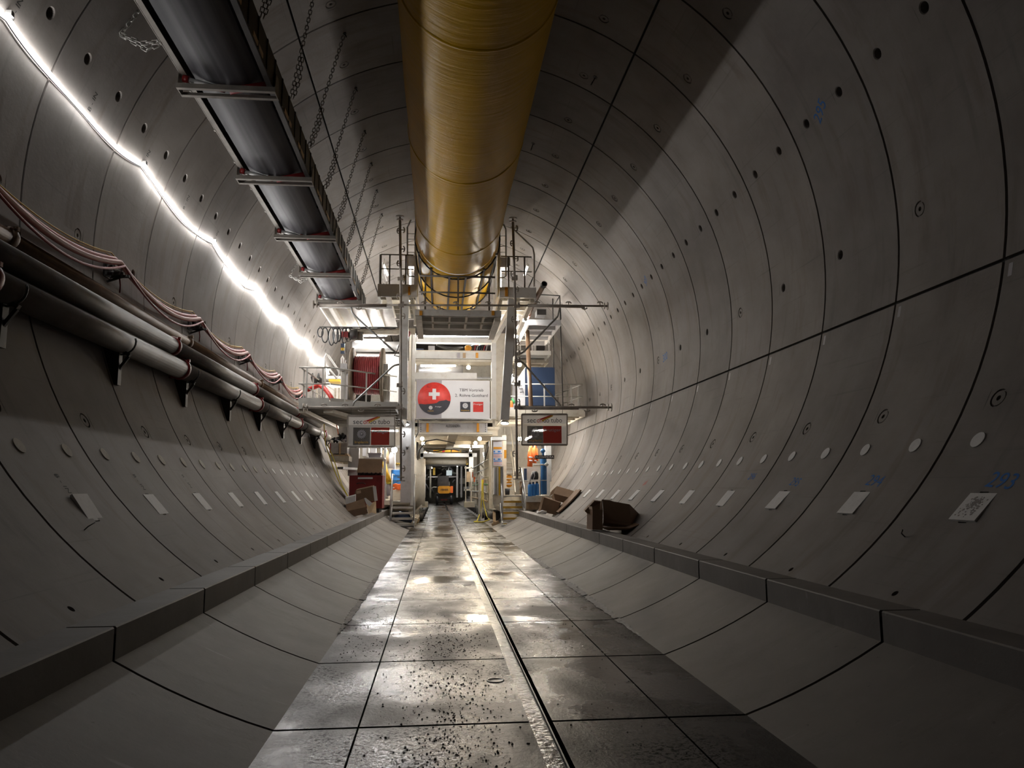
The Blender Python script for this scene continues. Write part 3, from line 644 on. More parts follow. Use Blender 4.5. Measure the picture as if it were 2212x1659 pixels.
# ------------------------------------------------------------------ backup gantry of the tunnelling machine
def rails(parent, pts, posts, h, m='rail', r=.024, mid=True, toe=0, name='guard_rail'):
    # pts: floor line of the railing; posts: fractions along it
    pts = [Vector(p) for p in pts]; Z = Vector((0, 0, h)); mb = MB()
    mb.tube([p+Z for p in pts], r, 8); 
    if mid: mb.tube([p+Z*.52 for p in pts], r*.8, 8)
    if toe:
        for a, b in zip(pts, pts[1:]): mb.beam(a+Vector((0, 0, toe/2)), b+Vector((0, 0, toe/2)), .01, toe)
    o = mb.build(name, M[m], parent)
    L = [0]; 
    for a, b in zip(pts, pts[1:]): L.append(L[-1]+(b-a).length)
    for f in posts:
        d = f*L[-1]; i = max(k for k in range(len(L)-1) if L[k] <= d+1e-6); p = pts[i]+(pts[i+1]-pts[i])*((d-L[i])/(L[i+1]-L[i]))
        q = MB(); q.beam(p, p+Z, .05, .03); q.build('post', M[m], o)
    return o
def plat(parent, x0, x1, y0, y1, z, t, m, ribs=5, name='deck', ribm=None, lay='x'):
    mb = MB(); mb.bb((x0, y0, z-.03), (x1, y1, z)); mb.build(name, M[m], parent)
    mb = MB()
    mb.bb((x0, y0, z-t), (x1, y0+.06, z-.03)); mb.bb((x0, y1-.06, z-t), (x1, y1, z-.03)); mb.bb((x0, y0+.06, z-t), (x0+.06, y1-.06, z-.03)); mb.bb((x1-.06, y0+.06, z-t), (x1, y1-.06, z-.03)); mb.build('edge_beam', M[m], parent)
    for i in range(ribs):
        mb = MB(); f = (i+1)/(ribs+1)
        if lay == 'x': y = y0+(y1-y0)*f; mb.bb((x0+.06, y-.035, z-t*.85), (x1-.06, y+.035, z-.03))
        else: x = x0+(x1-x0)*f; mb.bb((x-.035, y0+.06, z-t*.85), (x+.035, y1-.06, z-.03))
        mb.build('joist', M[ribm or m], parent)
def lamp_tube(p, q, label, r=.045, m='tube', cat='lamp', hous=True, group='tube lamps on the gantry', name='tube_lamp', hang=.28):
    p, q = Vector(p), Vector(q); t = thing(name, label, cat, (p+q)/2, group)
    mb = MB(); mb.tube([p, q], r, 12); mb.build('glowing_tube', M[m], t)
    mb = MB(); d = (q-p).normalized(); up = Vector((0, 0, 1)) if abs(d.z) < .8 else Vector((0, 1, 0)); up = (up-d*up.dot(d)).normalized()
    for e, s in ((p, -1), (q, 1)): mb.tube([e, e+d*s*.05], r*1.35, 10)
    if hous: mb.beam(p+up*(r+.03), q+up*(r+.03), r*1.6, .03)
    if abs(d.z) < .5:
        for f in (.15, .85): mb.tube([p+(q-p)*f+up*r, p+(q-p)*f+up*(r+hang)], .012, 5)
    mb.build('housing', M['white'], t); return t
def bulb(c, label, r=.075, m='bulb', group='round work lights on the gantry'):
    c = Vector(c); t = thing('work_light', label, 'lamp', c, group)
    mb = MB(); mb.lathe(c+Vector((0, -.05, 0)), (0, 1, 0), [(0, -.03), (r*.6, -.02), (r*.9, 0), (r, .03)], 14); mb.build('glowing_lens', M[m], t)
    mb = MB(); mb.lathe(c+Vector((0, -.03, 0)), (0, 1, 0), [(r*1.02, 0), (r*1.2, .03), (r*.8, .14), (0, .15)], 14); mb.tube([c+Vector((0, .05, 0)), c+Vector((0, .06, .22))], .014, 6); mb.build('housing', M['dark'], t); return t

# --- portal frame at the mouth of the lane
PY = 32.0
t = PORT = thing('portal_frame', 'tall cream and white steel portal frame spanning the floor lane', 'frame', (0, PY, 0))
def col(x0, x1, y0, y1, Y, d, m, name='column', parent=None):
    mb = MB(); mb.px(x0, y0, x1, y1, Y, d); return mb.build(name, M[m], parent or t)
col(883, 888, 722, 908, PY, .35, 'cream'); col(888, 896, 720, 1092, PY+.1, .5, 'white'); col(866, 888, 908, 1086, PY, .45, 'grey')
col(1062, 1072, 722, 905, PY, .4, 'white'); col(1072, 1092, 720, 908, PY+.02, .5, 'cream'); col(1062, 1087, 945, 1075, PY+.3, .35, 'cream')
col(1086, 1094, 940, 1075, PY+.5, .3, 'cream')
mb = MB(); a, b, c = at(1064, 1075, PY+.4), at(1069, 1100, PY+.4), at(1085, 1107, PY+.4); mb.beam(at(1066, 1070, PY+.4), at(1070, 1096, PY+.4), .14, .2); mb.beam(at(1070, 1094, PY+.4), at(1090, 1106, PY+.4), .14, .16); mb.build('foot', M['cream'], t)
for y0, y1, x0, x1, m, d in ((729, 740, 895, 1063, 'white', .4), (759, 775, 895, 1063, 'white', .4), (776, 781, 895, 1063, 'cream', .9), (805, 819, 896, 1030, 'white', .3), (905, 911, 894, 1064, 'cream', .25), (934, 938, 894, 1064, 'cream', .4)):
    col(x0, x1, y0, y1, PY+.15, d, m, 'cross_beam')
mb = MB(); mb.px(905, 914, 1053, 934, PY+.2, .3); o = mb.build('name_beam', M['grey'], t)
mb = MB(); p = at(979, 920.5, PY+.17); text_on(mb, 'ALESSANDRA', .16, p, (1, 0, 0), (0, 0, 1), 0, 32*PY/FPX, .004); mb.build('lettering', M['ink'], o)
for x in (923, 1032): 
    mb = MB(); mb.px(x-2, 914, x+3, 933, PY+.12, .07); mb.build('rail_stop', M['dorange'], t)
mb = MB()
for x in (909, 1049):
    for k in range(5): mb.lathe(at(x, 916+4*k, PY+.2), (0, -1, 0), [(.02, 0), (.02, .02), (0, .022)], 8)
mb.build('bolt_row', M['dark'], t)
mb = MB()
for x0, x1, y in ((903, 1058, 904.5), (905, 1055, 906.5)):
    mb.tube([at(x0+(x1-x0)*i/12, y+2.2*abs(sin(i*1.1)), PY+.05) for i in range(13)], .018, 6)
mb.tube([at(903, 906, PY), at(903, 935, PY), at(898, 945, PY)], .02, 6); mb.build('cable_run', M['dark'], t)
for x, m, x2 in ((988, 'bgrey', 994), (1000, 'wood', 1006), (1028, 'dorange', 1033)):
    mb = MB(); mb.px(x, 762, x2, 773, PY+.1, .05); mb.build('bracket_plate', M[m], t)
# cable reel, hoses and boxes seen between the two upper beams
t = thing('machine_deck', 'cluttered machine deck with hoses and orange motor between the upper portal beams', 'machine', (0, PY+1.5, 7.2))
mb = MB(); mb.px(896, 757, 1062, 760, PY+1.0, 4); mb.build('deck', M['cream'], t)
mb = MB(); mb.tube([at(1004+3*i, 752, PY+1.4) for i in range(6)], [.07, .13, .13, .13, .1, .05], 12); mb.build('motor', M['dorange'], t)
mb = MB(); mb.px(925, 747, 939, 757, PY+1.5, .5); mb.build('control_box', M['sheet'], t)
for i in range(6):
    mb = MB(); mb.tube([at(943+4*i, 745+i, PY+1.2+.1*i), at(958+4*i, 752, PY+1.3), at(985+3*i, 756-i, PY+1.6)], .04, 6); mb.build('hose', M['dark'], t)
for i in range(8):
    mb = MB(); mb.tube([at(1015+5*i, 757, PY+1.4), at(1017+5*i, 748-i % 3, PY+1.5), at(1022+5*i, 745, PY+1.7)], .03, 6); mb.build('hose', M[('blue', 'dark', 'redcable', 'bgrey')[i % 4]], t)
mb = MB(); mb.px(897, 753, 915, 758, PY+1.2, .4); mb.build('tool_tray', M['blue'], t)
t = thing('exhaust_pipe', 'large zinc duct pipe lying across behind the banner', 'pipe', at(965, 800, PY+3))
mb = MB(); mb.tube([at(905, 800, PY+3), at(1000, 800, PY+3)], .25, 20); mb.build('pipe_shell', M['silver'], t)
mb = MB(); mb.bb(at(910, 800, PY+2.9), at(913, 770, PY+3)); mb.bb(at(990, 800, PY+2.9), at(993, 770, PY+3)); mb.build('hanger', M['cream'], t)

# --- passage: machinery walls on both sides of the lane, ceiling beams, far doorway
t = thing('passage_ceiling', 'cream steel ceiling of the lane with deep cross beams', 'ceiling', (0, 40, 3.9))
zc = at(975, 937, PY+.6).z
mb = MB(); mb.bb((-1.75, PY+.6, zc+.22), (2.05, 83, zc+.3)); mb.build('panel', M['cream'], t)
for i in range(15):
    y = PY+1.6+3.3*i; mb = MB(); mb.bb((-1.75, y, zc-.02), (2.05, y+.25, zc+.22)); mb.build('cross_beam', M['cream'], t)
mb = MB(); mb.bb((-.12, PY+.8, zc-.03), (.28, 83, zc+.2)); mb.build('centre_beam', M['cream'], t)
for sgn, x0, x1, lab in ((-1, -2.9, -1.72, 'cream machinery housing along the left side of the lane'), (1, 2.02, 3.2, 'cream machinery housing along the right side of the lane')):
    t = thing('machinery_housing', lab, 'machine', ((x0+x1)/2, 36, 1))
    for i in range(1, 7):
        y = PY+1.2+4.2*i; xx = (x1 if sgn < 0 else x0); mb = MB(); w_ = .06*(i % 3)
        mb.bb((x0, y, .55), (x1, y+3.9, 2.6)) if sgn < 0 else mb.bb((x0, y, .55), (x1, y+3.9, 2.2)); mb.build('cabinet', M['cream'], t)
        mb = MB()
        for q in range(4): mb.bb((xx+sgn*-.03, y+.2+q*.95, .7), (xx, y+.25+q*.95, 2.5)); 
        for q in (1.3, 2.0): mb.bb((xx-sgn*.04, y, q), (xx, y+3.9, q+.05))
        mb.build('stiffener', M['cream'], t)
        mb = MB(); mb.bb((xx-sgn*.1, y, .1), (xx+sgn*.2, y+.2, zc+.1)); mb.build('post', M['cream'], t)
        mb = MB(); mb.beam((xx-sgn*.1, y+.4, .25), (xx-sgn*.1, y+3.5, .4), .2, .25); mb.build('bogie', M['olive'], t)
        for q in (.8, 3.0):
            mb = MB(); mb.disc((xx-sgn*.28, y+q, .2), (1, 0, 0), .2, .16, 18); mb.build('wheel', M['dark'], t)
    for i in range(4):
        mb = MB(); yy = PY+5.6; mb.tube([(xx-sgn*(.05+.03*i), yy+.5*i, zc), (xx-sgn*(.08), yy+2+.5*i, zc-.5-.1*i), (xx-sgn*.05, yy+6, zc-.3)], .03, 6); mb.build('hose', M['dark'], t)
rn = random.Random(8)
for sgn, xx, lab in ((-1, -1.66, 'bundle of pipes and valves on the left side of the lane'), (1, 1.96, 'bundle of pipes and valves on the right side of the lane')):
    t = thing('service_pipes', lab, 'pipes', (xx, 40, 1.5))
    for i in range(7):
        mb = MB(); z = .5+.42*i; r = rn.choice((.025, .04, .06)); mb.tube([(xx-sgn*rn.uniform(0, .1), PY+6+rn.uniform(0, 1), z), (xx, 44, z+rn.uniform(-.1, .1)), (xx-sgn*.03, 60, z)], r, 8); mb.build('pipe', M[rn.choice(('cream', 'galv', 'wood', 'red', 'green', 'cream'))], t)
    for i in range(12):
        mb = MB(); y = PY+6+rn.uniform(0, 18); z = rn.uniform(.6, 3.2); mb.box((xx-sgn*.02, y, z), (rn.uniform(.08, .2), rn.uniform(.2, .6), rn.uniform(.2, .5))); mb.build('valve_box', M[rn.choice(('cream', 'wood', 'sheet', 'blue', 'orange', 'galv'))], t)
t = thing('side_tank', 'tall rounded cream tank standing at the left side of the lane', 'tank', at(901, 1030, PY+1.2))
c = at(902, 1050, PY+1.4); mb = MB(); mb.tube([Vector((c.x, c.y, .85)), Vector((c.x, c.y, 2.85))], .33, 20); mb.build('shell', M['cream'], t)
mb = MB(); mb.tube([Vector((c.x, c.y-.34, 2.8)), Vector((c.x+.05, c.y-.4, 3.2)), Vector((c.x+.35, c.y-.3, 3.6)), Vector((c.x+.8, c.y, 3.7)), Vector((c.x+1.6, c.y+.3, 3.55))], .025, 8); mb.build('hose', M['black'], t)
mb = MB(); mb.beam((c.x-.1, c.y, .5), (c.x-.1, c.y, .9), .3, .3); mb.beam((c.x+.2, c.y-.3, .9), (c.x-.35, c.y-.3, .35), .06, .06); mb.build('stand', M['cream'], t)

for x0, x1, z0, z1, y, lab in ((2.3, 4.9, 1.25, 5.0, 40.5, 'cream rear bulkhead of the gantry behind the right staircase'), (-4.9, -1.9, 1.1, 4.9, 42, 'cream rear bulkhead of the gantry behind the left staircase'), (-4.4, 4.6, 5.3, 8.9, 44, 'cream upper rear bulkhead of the gantry behind the banner')):
    t = thing('rear_bulkhead', lab, 'bulkhead', ((x0+x1)/2, y, z0)); mb = MB(); mb.bb((x0, y, z0), (x1, y+.1, z1)); mb.build('plate', M['cream'], t)
    n = int((x1-x0)/.9)
    for i in range(n):
        mb = MB(); x = x0+(i+.5)*(x1-x0)/n; mb.bb((x-.05, y-.12, z0), (x+.05, y, z1)); mb.build('stiffener', M['cream'], t)
    mb = MB(); 
    for f in (.3, .7): mb.bb((x0, y-.16, z0+(z1-z0)*f), (x1, y-.1, z0+(z1-z0)*f+.14))
    mb.build('cross_beam', M['white'], t)
IY = 45.0
t = thing('inner_portal', 'white inner portal with a roller shutter box across the lane', 'portal', (0, IY, 0))
mb = MB(); mb.px(908, 979, 1030, 987, IY, .4); mb.build('header', M['white'], t)
mb = MB(); mb.px(908, 966, 914, 1060, IY, .4); mb.build('jamb', M['white'], t)
mb = MB(); mb.px(1013, 975, 1020, 1060, IY, .4); mb.build('jamb', M['white'], t)
mb = MB(); mb.tube([at(914, 996, IY+1), at(1011, 996, IY+1)], .235, 20); o = mb.build('shutter_roll', M['cream'], t)
for x in (914, 1007):
    mb = MB(); mb.px(x, 989, x+4.5, 1004, IY+.6, .06); mb.build('hazard_plate', M['hyellow'], t)
    for k in range(3):
        q = MB(); p = at(x+.8, 1001-4*k, IY+.55); q.beam(p, p+Vector((.1, 0, .12)), .01, .05); q.build('hazard_stripe', M['black'], t)
mb = MB(); mb.px(913, 1003, 1012, 1007, IY+.9, .2); mb.build('shutter_bar', M['dark'], t)
t = thing('warning_beacons', 'row of yellow and red hazard covers on top of the white inner portal', 'cover', at(960, 976, IY))
for i, (x0, x1, m) in enumerate(((936, 943, 'dorange'), (943, 955, 'hyellow'), (955, 961, 'lred'), (961, 974, 'hyellow'), (976, 990, 'dorange'), (991, 997, 'hyellow'))):
    mb = MB(); mb.px(x0, 972, x1-.4, 976.5, IY, .3); mb.build('cover_piece', M[m], t)
mb = MB(); mb.tube([at(920+9*i, 973+3*sin(i*.8), IY-.1) for i in range(11)], .03, 6); mb.build('cable', M['black'], t)
# stands on each side of the lane with gas bottles and tool racks
for px_, lab in (((902, 1011, 918, 1100), 'cream rack with tall posts at the left of the far lane'), ((1004, 1007, 1020, 1100), 'cream rack with tall posts at the right of the far lane')):
    t = thing('tool_rack', lab, 'rack', at((px_[0]+px_[2])/2, 1100, 44)); x0, y0, x1, y1 = px_
    for x in (x0+2, x1-2):
        mb = MB(); mb.px(x-1.0, y0, x+1.0, 1095, 44, .08); mb.build('post', M['cream'], t)
    for y in (y0+2, (y0+y1)/2+3):
        mb = MB(); mb.px(x0, y, x1, y+3, 44, .6); mb.build('shelf', M['cream'], t)
    mb = MB(); mb.px(x0+4, y0+12, x1-4, y0+34, 44.1, .4); mb.build('canister', M['wood'], t)
    mb = MB(); mb.px(x0-1, 1084, x1+6, 1096, 43.6, .9); mb.build('base_box', M['cream'], t)

# --- far end: drilling head machinery and a yellow wheeled machine
t = thing('far_machinery', 'dark tangle of machinery closing the far end of the lane', 'machine', (0, 88, 2))
rnd = random.Random(11)
mb = MB(); mb.bb((-3.4, 90, 0), (3.6, 90.3, 5.5)); mb.build('back_plate', M['olive'], t)
for i in range(46):
    x, z = rnd.uniform(-2.6, 2.8), rnd.uniform(1.2, 4.8); a = Vector((x, rnd.uniform(84, 89.5), z)); d = Vector((rnd.uniform(-1, 1), rnd.uniform(-.4, .4), rnd.uniform(-1, 1)))
    mb = MB()
    if i % 3: mb.tube([a, a+d*.5+Vector((0, 0, .1)), a+d*1.0], rnd.choice((.04, .06, .1)), 7); mb.build('hose', M[rnd.choice(('olive', 'dark', 'silver', 'bgrey', 'cream', 'galv'))], t)
    else: mb.box(a, (rnd.uniform(.2, .7), .4, rnd.uniform(.2, .7))); mb.build('machine_block', M[rnd.choice(('olive', 'dark', 'grey', 'cream'))], t)
for x, m in ((-1.95, 'grey'), (-1.35, 'olive'), (1.5, 'white'), (1.95, 'grey')):
    mb = MB(); mb.bb((x-.09, 83, .6), (x+.09, 83.3, 5.0)); mb.build('post', M[m], t)
mb = MB(); mb.bb((-1.1, 84, 3.0), (-.85, 84.3, 3.8)); mb.build('yellow_bottle', M['hyellow'], t)
mb = MB(); mb.bb((.35, 83.7, 2.95), (.95, 84.0, 3.5)); mb.build('display', M['screen'], t)
mb = MB(); mb.bb((-1.6, 83.5, 2.75), (1.4, 83.8, 2.85)); mb.build('walkway', M['grey'], t)
VY = 76.0
t = thing('wheeled_machine', 'yellow and black wheeled machine parked at the far end of the lane', 'vehicle', (.1, VY, 0))
p0, p1 = at(946, 1050, VY), at(973, 1066, VY)
mb = MB(); c = (p0+p1)/2; h = (p0.z-p1.z)/2; w_ = (p1.x-p0.x)/2
pr = [(c.x-w_, 0, c.z+h*.7), (c.x-w_*.8, 0, c.z+h), (c.x+w_*.8, 0, c.z+h), (c.x+w_, 0, c.z+h*.7), (c.x+w_, 0, c.z-h*.6), (c.x+w_*.75, 0, c.z-h), (c.x-w_*.75, 0, c.z-h), (c.x-w_, 0, c.z-h*.6)]
mb.prism([(x, VY, z) for x, y, z in pr], (0, 1.2, 0)); o = mb.build('counterweight', M['dorange'], t)
mb = MB(); text_on(mb, 'LIEBHERR', .26, (c.x, VY-.012, c.z), (1, 0, 0), (0, 0, 1), 0, w_*1.3, .004); mb.build('lettering', M['ink'], o)
mb = MB(); mb.bb((c.x-.75, VY+.3, .55), (c.x+.75, VY+3.5, c.z-h)); mb.build('chassis', M['dark'], t)
mb = MB(); mb.bb((c.x-.65, VY+.5, c.z+h), (c.x+.45, VY+2.2, c.z+h+1.0)); mb.build('cab', M['dark'], t)
mb = MB(); mb.bb((c.x+w_, VY+.1, c.z-.3), (c.x+w_+.25, VY+.5, c.z+.35)); mb.build('side_box', M['orange'], t)
for x in (-.85, .55):
    for y in (.5, 2.8):
        mb = MB(); mb.lathe((c.x+x, VY+y, .5), (1, 0, 0), [(0, 0), (.3, .02), (.48, .05), (.5, .12), (.48, .26), (.3, .3), (0, .31)], 22); mb.build('wheel', M['black'], t)
mb = MB(); mb.bb((c.x-.3, VY+.24, .42), (c.x-.05, VY+.3, .52)); mb.bb((c.x+.05, VY+.24, .42), (c.x+.3, VY+.3, .52)); mb.build('tail_light', M['red'], t)

for k, y in enumerate((43, 50, 57, 66, 74, 81)):  # tubes added to brighten the inside of the lane
    lamp_tube((-1.2 if k % 2 else 1.3, y, 3.75), (-1.2 if k % 2 else 1.3, y+1.2, 3.75), 'added tube lamp under the lane ceiling beyond the portal, %s from the camera' % ORD[k], .06, 'tube', group='added tube lamps along the lane')
# --- upper platforms (Y 25 - 28.5)
t = UPL = thing('upper_platform', 'grey upper platform box left of the yellow duct with railing', 'platform', at(858, 642, 25))
a, b = at(816, 613, 25), at(901, 642, 25)
plat(t, a.x, b.x, 25.0, 28.5, a.z, a.z-b.z, 'white', 4, ribm='cream')
mb = MB(); mb.px(833, 640, 845, 642, 25.2, 3.2); mb.px(862, 640, 881, 642.6, 25.2, 3.2); mb.build('bearer', M['cream'], t)
mb = MB(); mb.px(881.5, 619, 886, 637, 24.97, .04); mb.build('buffer', M['dorange'], t)
z = a.z
rails(t, [(at(822, 600, 25).x, 25.05, z), (at(893, 600, 25).x, 25.05, z)], [.0, .27, .76], 1.02, 'dgrey')
rails(t, [(at(820, 600, 25).x, 25.1, z), (at(820, 600, 25).x, 28.4, z)], [0, .5, 1], 1.02, 'grey')
mb = MB(); mb.px(895, 470, 904, 640, 25.35, .12); mb.build('tall_post', M['grey'], t)
mb = MB(); mb.tube([at(880, 490, 25.3), at(880, 592, 25.3), at(884, 597, 25.3), at(896, 598, 25.3)], .028, 8); mb.tube([at(880, 492, 25.3), at(886, 478, 25.3), at(902, 452, 25.6)], .028, 8)
for y in (505, 517, 529, 545): mb.tube([at(880, y, 25.3), at(896, y, 25.3)], .012, 6)
mb.build('ladder', M['grey'], t)
mb = MB(); mb.px(881, 552, 896, 572, 25.6, .7); mb.px(882, 572, 895, 575, 25.55, .8); mb.build('machine_box', M['grey'], t)
mb = MB(); mb.px(862, 640, 881, 905, 24.75, .22); mb.build('hanging_post', M['white'], t)
t = UPR = thing('upper_platform', 'grey upper platform box right of the yellow duct with railing and sloped handrail', 'platform', at(1118, 644, 25))
a, b = at(1079, 620, 25), at(1158, 644, 25)
plat(t, a.x, b.x, 25.0, 28.5, a.z, a.z-b.z, 'white', 4, ribm='cream'); z = a.z
mb = MB(); mb.px(1091, 620, 1097, 640, 24.97, .04); mb.build('buffer', M['dorange'], t)
rails(t, [(at(1082, 600, 25).x, 25.05, z), (at(1149, 600, 25).x, 25.05, z)], [.25, .77], 1.08, 'dgrey')
mb = MB(); mb.tube([at(1154, 619, 25), at(1154, 550, 25), at(1151, 535, 25.1), at(1108, 494, 25.4), at(1085, 474, 25.6)], .03, 8); mb.build('sloped_handrail', M['grey'], t)
mb = MB(); mb.px(1075, 490, 1081, 640, 25.35, .12); mb.build('tall_post', M['grey'], t)
mb = MB(); mb.tube([at(1093, 496, 25.3), at(1093, 596, 25.3), at(1089, 600, 25.3), at(1081, 600, 25.3)], .028, 8); mb.tube([at(1093, 496, 25.3), at(1085, 478, 25.5), at(1078, 470, 25.6)], .028, 8)
for y in (510, 532, 545): mb.tube([at(1081, y, 25.3), at(1093, y, 25.3)], .012, 6)
mb.build('ladder', M['grey'], t)
mb = MB(); mb.px(1080, 556, 1102, 574, 25.6, .7); mb.px(1080, 574, 1098, 577, 25.55, .8); mb.build('machine_box', M['block'], t)
a, b = at(1107, 645, 24.75), at(1091, 906, 24.9)
mb = MB(); mb.beam(a+Vector((0, .15, 0)), b+Vector((0, .15, 0)), .28, .24, 0, (0, 1, 0)); mb.build('hanging_post', M['white'], t)
mb = MB(); mb.beam(at(1118, 645, 25.2), at(1066, 735, 28.2), .16, .2); mb.beam(at(1150, 648, 25.2), at(1118, 720, 28.2), .14, .16); mb.build('bearer', M['cream'], t)
t = BRD = thing('bridge_platform', 'grey bridge with ribbed underside and railing in front of the yellow cassette', 'platform', at(988, 683, 22.2))
a, b = at(897, 668, 22.2), at(1083, 684, 22.2)
plat(t, a.x, b.x, 22.2, 25.2, a.z, a.z-b.z, 'white', 2, ribm='white'); z = a.z
for i in range(2):
    for j in range(4):
        mb = MB(); x = a.x+(b.x-a.x)*(j+1)/5; y = 22.35+1.0*i; mb.bb((x-.03, y, b.z), (x+.03, y+.8, b.z+.15)); mb.build('stiffener', M['cream'], t)
for x in (a.x+.1, b.x-.1):
    mb = MB(); mb.bb((x-.09, 22.3, b.z-.12), (x+.09, 25.2, b.z)); mb.build('bearer', M['cream'], t)
    mb = MB(); mb.beam((x, 25.15, b.z), (x+(.38 if x > 0 else -.38), 25.3, 8.15), .12, .12); mb.build('rear_post', M['cream'], t)
rails(t, [(at(905, 668, 22.2).x, 22.25, z), (at(1070, 668, 22.2).x, 22.25, z)], [.08, .51, .92], 1.03, 'dgrey', .032)
for x in (906, 1062): 
    mb = MB(); mb.px(x, 671, x+6, 681, 22.17, .03); mb.build('buffer', M['dorange'], t)
t = TRAY = thing('conveyor_tray', 'pale ribbed tray under the end of the black conveyor', 'tray', at(768, 668, 24.6))
a, b = at(690, 657, 24.6), at(846, 667, 24.6)
mb = MB(); mb.bb((a.x, 24.6, b.z), (b.x, 24.68, a.z)); mb.bb((a.x, 24.68, b.z+.1), (b.x, 28.5, b.z+.13)); mb.bb((a.x, 28.42, b.z-.1), (b.x, 28.5, a.z)); mb.bb((a.x, 24.68, b.z), (a.x+.05, 28.42, a.z)); mb.build('pan', M['white'], t)
for i in range(4):
    mb = MB(); x = a.x+(b.x-a.x)*(.2+.2*i); mb.bb((x-.05, 24.7, b.z-.02), (x+.05, 28.4, b.z+.1)); mb.build('rib', M['cream'], t)
mb = MB(); mb.tube([at(690, 706.5, 26.3), at(860, 707.5, 26.3)], .022, 8); mb.build('rail_tube', M['dark'], t)
mb = MB(); mb.tube([at(715+10*i, 708+2.5*abs(sin(i*.85)), 26.25) for i in range(15)], .02, 6); mb.build('cable_run', M['black'], t)

# --- yellow duct cassette
t = thing('duct_cassette', 'bright yellow bulging duct cassette with black straps behind the bridge railing', 'cassette', (DX, 24.5, DZ))
mb = MB(); n = 48; cz = DZ; R0 = 1.235; ys = [22.46, 22.6, 23.1, 23.7, 24.3, 24.9, 25.5, 26.2, 26.9, 27.6]
for i, y in enumerate(ys):
    for j in range(n):
        an = 2*pi*j/n; bulge = .05*abs(cos(an*7.2+pi/2))*(1 if i else .1)+.02*sin(i*2.4)*(1 if i else 0); mb.v.append((DX+(R0+bulge)*cos(an), y, cz+(R0+bulge)*sin(an)))
for i in range(len(ys)-1):
    for j in range(n): mb.f.append([i*n+j, i*n+(j+1) % n, (i+1)*n+(j+1) % n, (i+1)*n+j]); mb.m.append(0); mb.s.append(True)
mb.build('fabric_drum', M['duct'], t)
for an in (-128, -101, -79, -52, -155, -25):
    mb = MB(); c, s_ = cos(radians(an)), sin(radians(an)); mb.beam((DX+c*1.30, 22.5, cz+s_*1.30), (DX+c*1.30, 27.6, cz+s_*1.30), .06, .035); mb.build('strap', M['black'], t)
for y, rr in ((22.75, 1.295), (24.9, 1.32), (26.9, 1.32)):
    mb = MB(); mb.tube([(DX+rr*cos(2*pi*j/40), y, cz+rr*sin(2*pi*j/40)) for j in range(40)], .024, 6, 0, False, True); mb.build('hoop', M['black'], t)
mb = MB(); mb.bb((-1.5, 28.1, 7.6), (-1.42, 28.3, 10)); mb.bb((1.46, 28.1, 7.6), (1.54, 28.3, 10)); mb.build('frame_post', M['white'], t)

# --- reel platform, cable reel
t = LP = thing('reel_platform', 'left lower platform carrying the big red cable reel', 'platform', at(750, 880, 24.3))
a, b = at(645, 867, 24.3), at(858, 884, 24.3)
plat(t, a.x, b.x, 24.3, 31.5, a.z, a.z-b.z, 'rail', 6)
mb = MB(); mb.beam((a.x+.9, 24.4, b.z-.06), (a.x+2.2, 31, b.z-.06), .3, .12); mb.beam((a.x+.1, 24.4, b.z-.06), (a.x+.3, 31, b.z-.06), .2, .12); mb.build('bearer', M['cream'], t)
z = a.z
rails(t, [(at(641, 870, 24.3).x+.03, 24.35, z), (at(711, 870, 24.3).x, 24.35, z)], [.26, .77], 1.08, 'rail', .026, True, .12)
rails(t, [(at(713, 870, 24.3).x, 24.35, z), (at(857, 870, 26.4).x, 26.2, z)], [.2, .52, .86], 1.08, 'rail', .026, True, .12)
rails(t, [(a.x+.06, 24.35, z), (a.x+.35, 30, z)], [.06, .3, .6], 1.05, 'rail', .024)
t = thing('cable_reel', 'big cable reel wound with dark red cable on the left lower platform', 'reel', at(794, 868, 26.2))
RC = at(794, 811, 26.2); x0, x1 = at(762, 811, 26.2).x, at(827, 811, 26.2).x; RR = .94
for x, s_ in ((x0, 1), (x1, -1)):
    mb = MB(); mb.lathe((x-.05, RC.y, RC.z), (1, 0, 0), [(0, 0), (.12, 0), (RR-.02, 0), (RR, .015), (RR, .085), (RR-.02, .10), (.12, .10), (0, .10)], 40); mb.build('flange', M['reel'], t)
mb = MB(); nT = 13; pts = []
for i in range(nT*28):
    an = 2*pi*i/28; x = x0+.09+(x1-x0-.19)*i/(nT*28); pts.append((x, RC.y+.63*cos(an), RC.z+.63*sin(an)))
mb.tube(pts, .038, 7); mb.build('wound_cable', M['redcable'], t)
mb = MB(); mb.tube([(x0, RC.y, RC.z), (x1, RC.y, RC.z)], .59, 28); mb.build('drum', M['redcable'], t)
mb = MB(); mb.tube([(x0-.25, RC.y, RC.z), (x1+.25, RC.y, RC.z)], .05, 10); mb.build('axle', M['dark'], t)
for x in (x0-.2, x1+.2):
    mb = MB(); mb.beam((x, RC.y-.05, LP.location.z+.0+.3), (x, RC.y, RC.z), .1, .1); mb.box((x, RC.y, LP.location.z+.36), (.12, .9, .08)); mb.build('stand', M['grey'], t)
mb = MB(); mb.tube([(x1-.1, RC.y-.6, RC.z+.2), (x1-.06, RC.y-.3, RC.z+.75), (x1-.03, RC.y+.3, RC.z+.9)], .036, 8); mb.build('cable_tail', M['redcable'], t)
t = thing('white_loop_rack', 'white bent tube rack standing behind the left platform railing', 'rack', at(720, 868, 27.5))
mb = MB(); Y = 27.5
mb.tube([at(702, 868, Y), at(702, 772, Y), at(705, 764, Y), at(709, 768, Y), at(731, 800, Y), at(733, 806, Y), at(728, 818, Y), at(706, 790, Y)], .035, 8); mb.tube([at(738, 868, Y), at(738, 774, Y), at(740, 769, Y), at(742, 774, Y), at(742, 790, Y), at(748, 778, Y)], .03, 8); mb.build('bent_tube', M['white'], t)
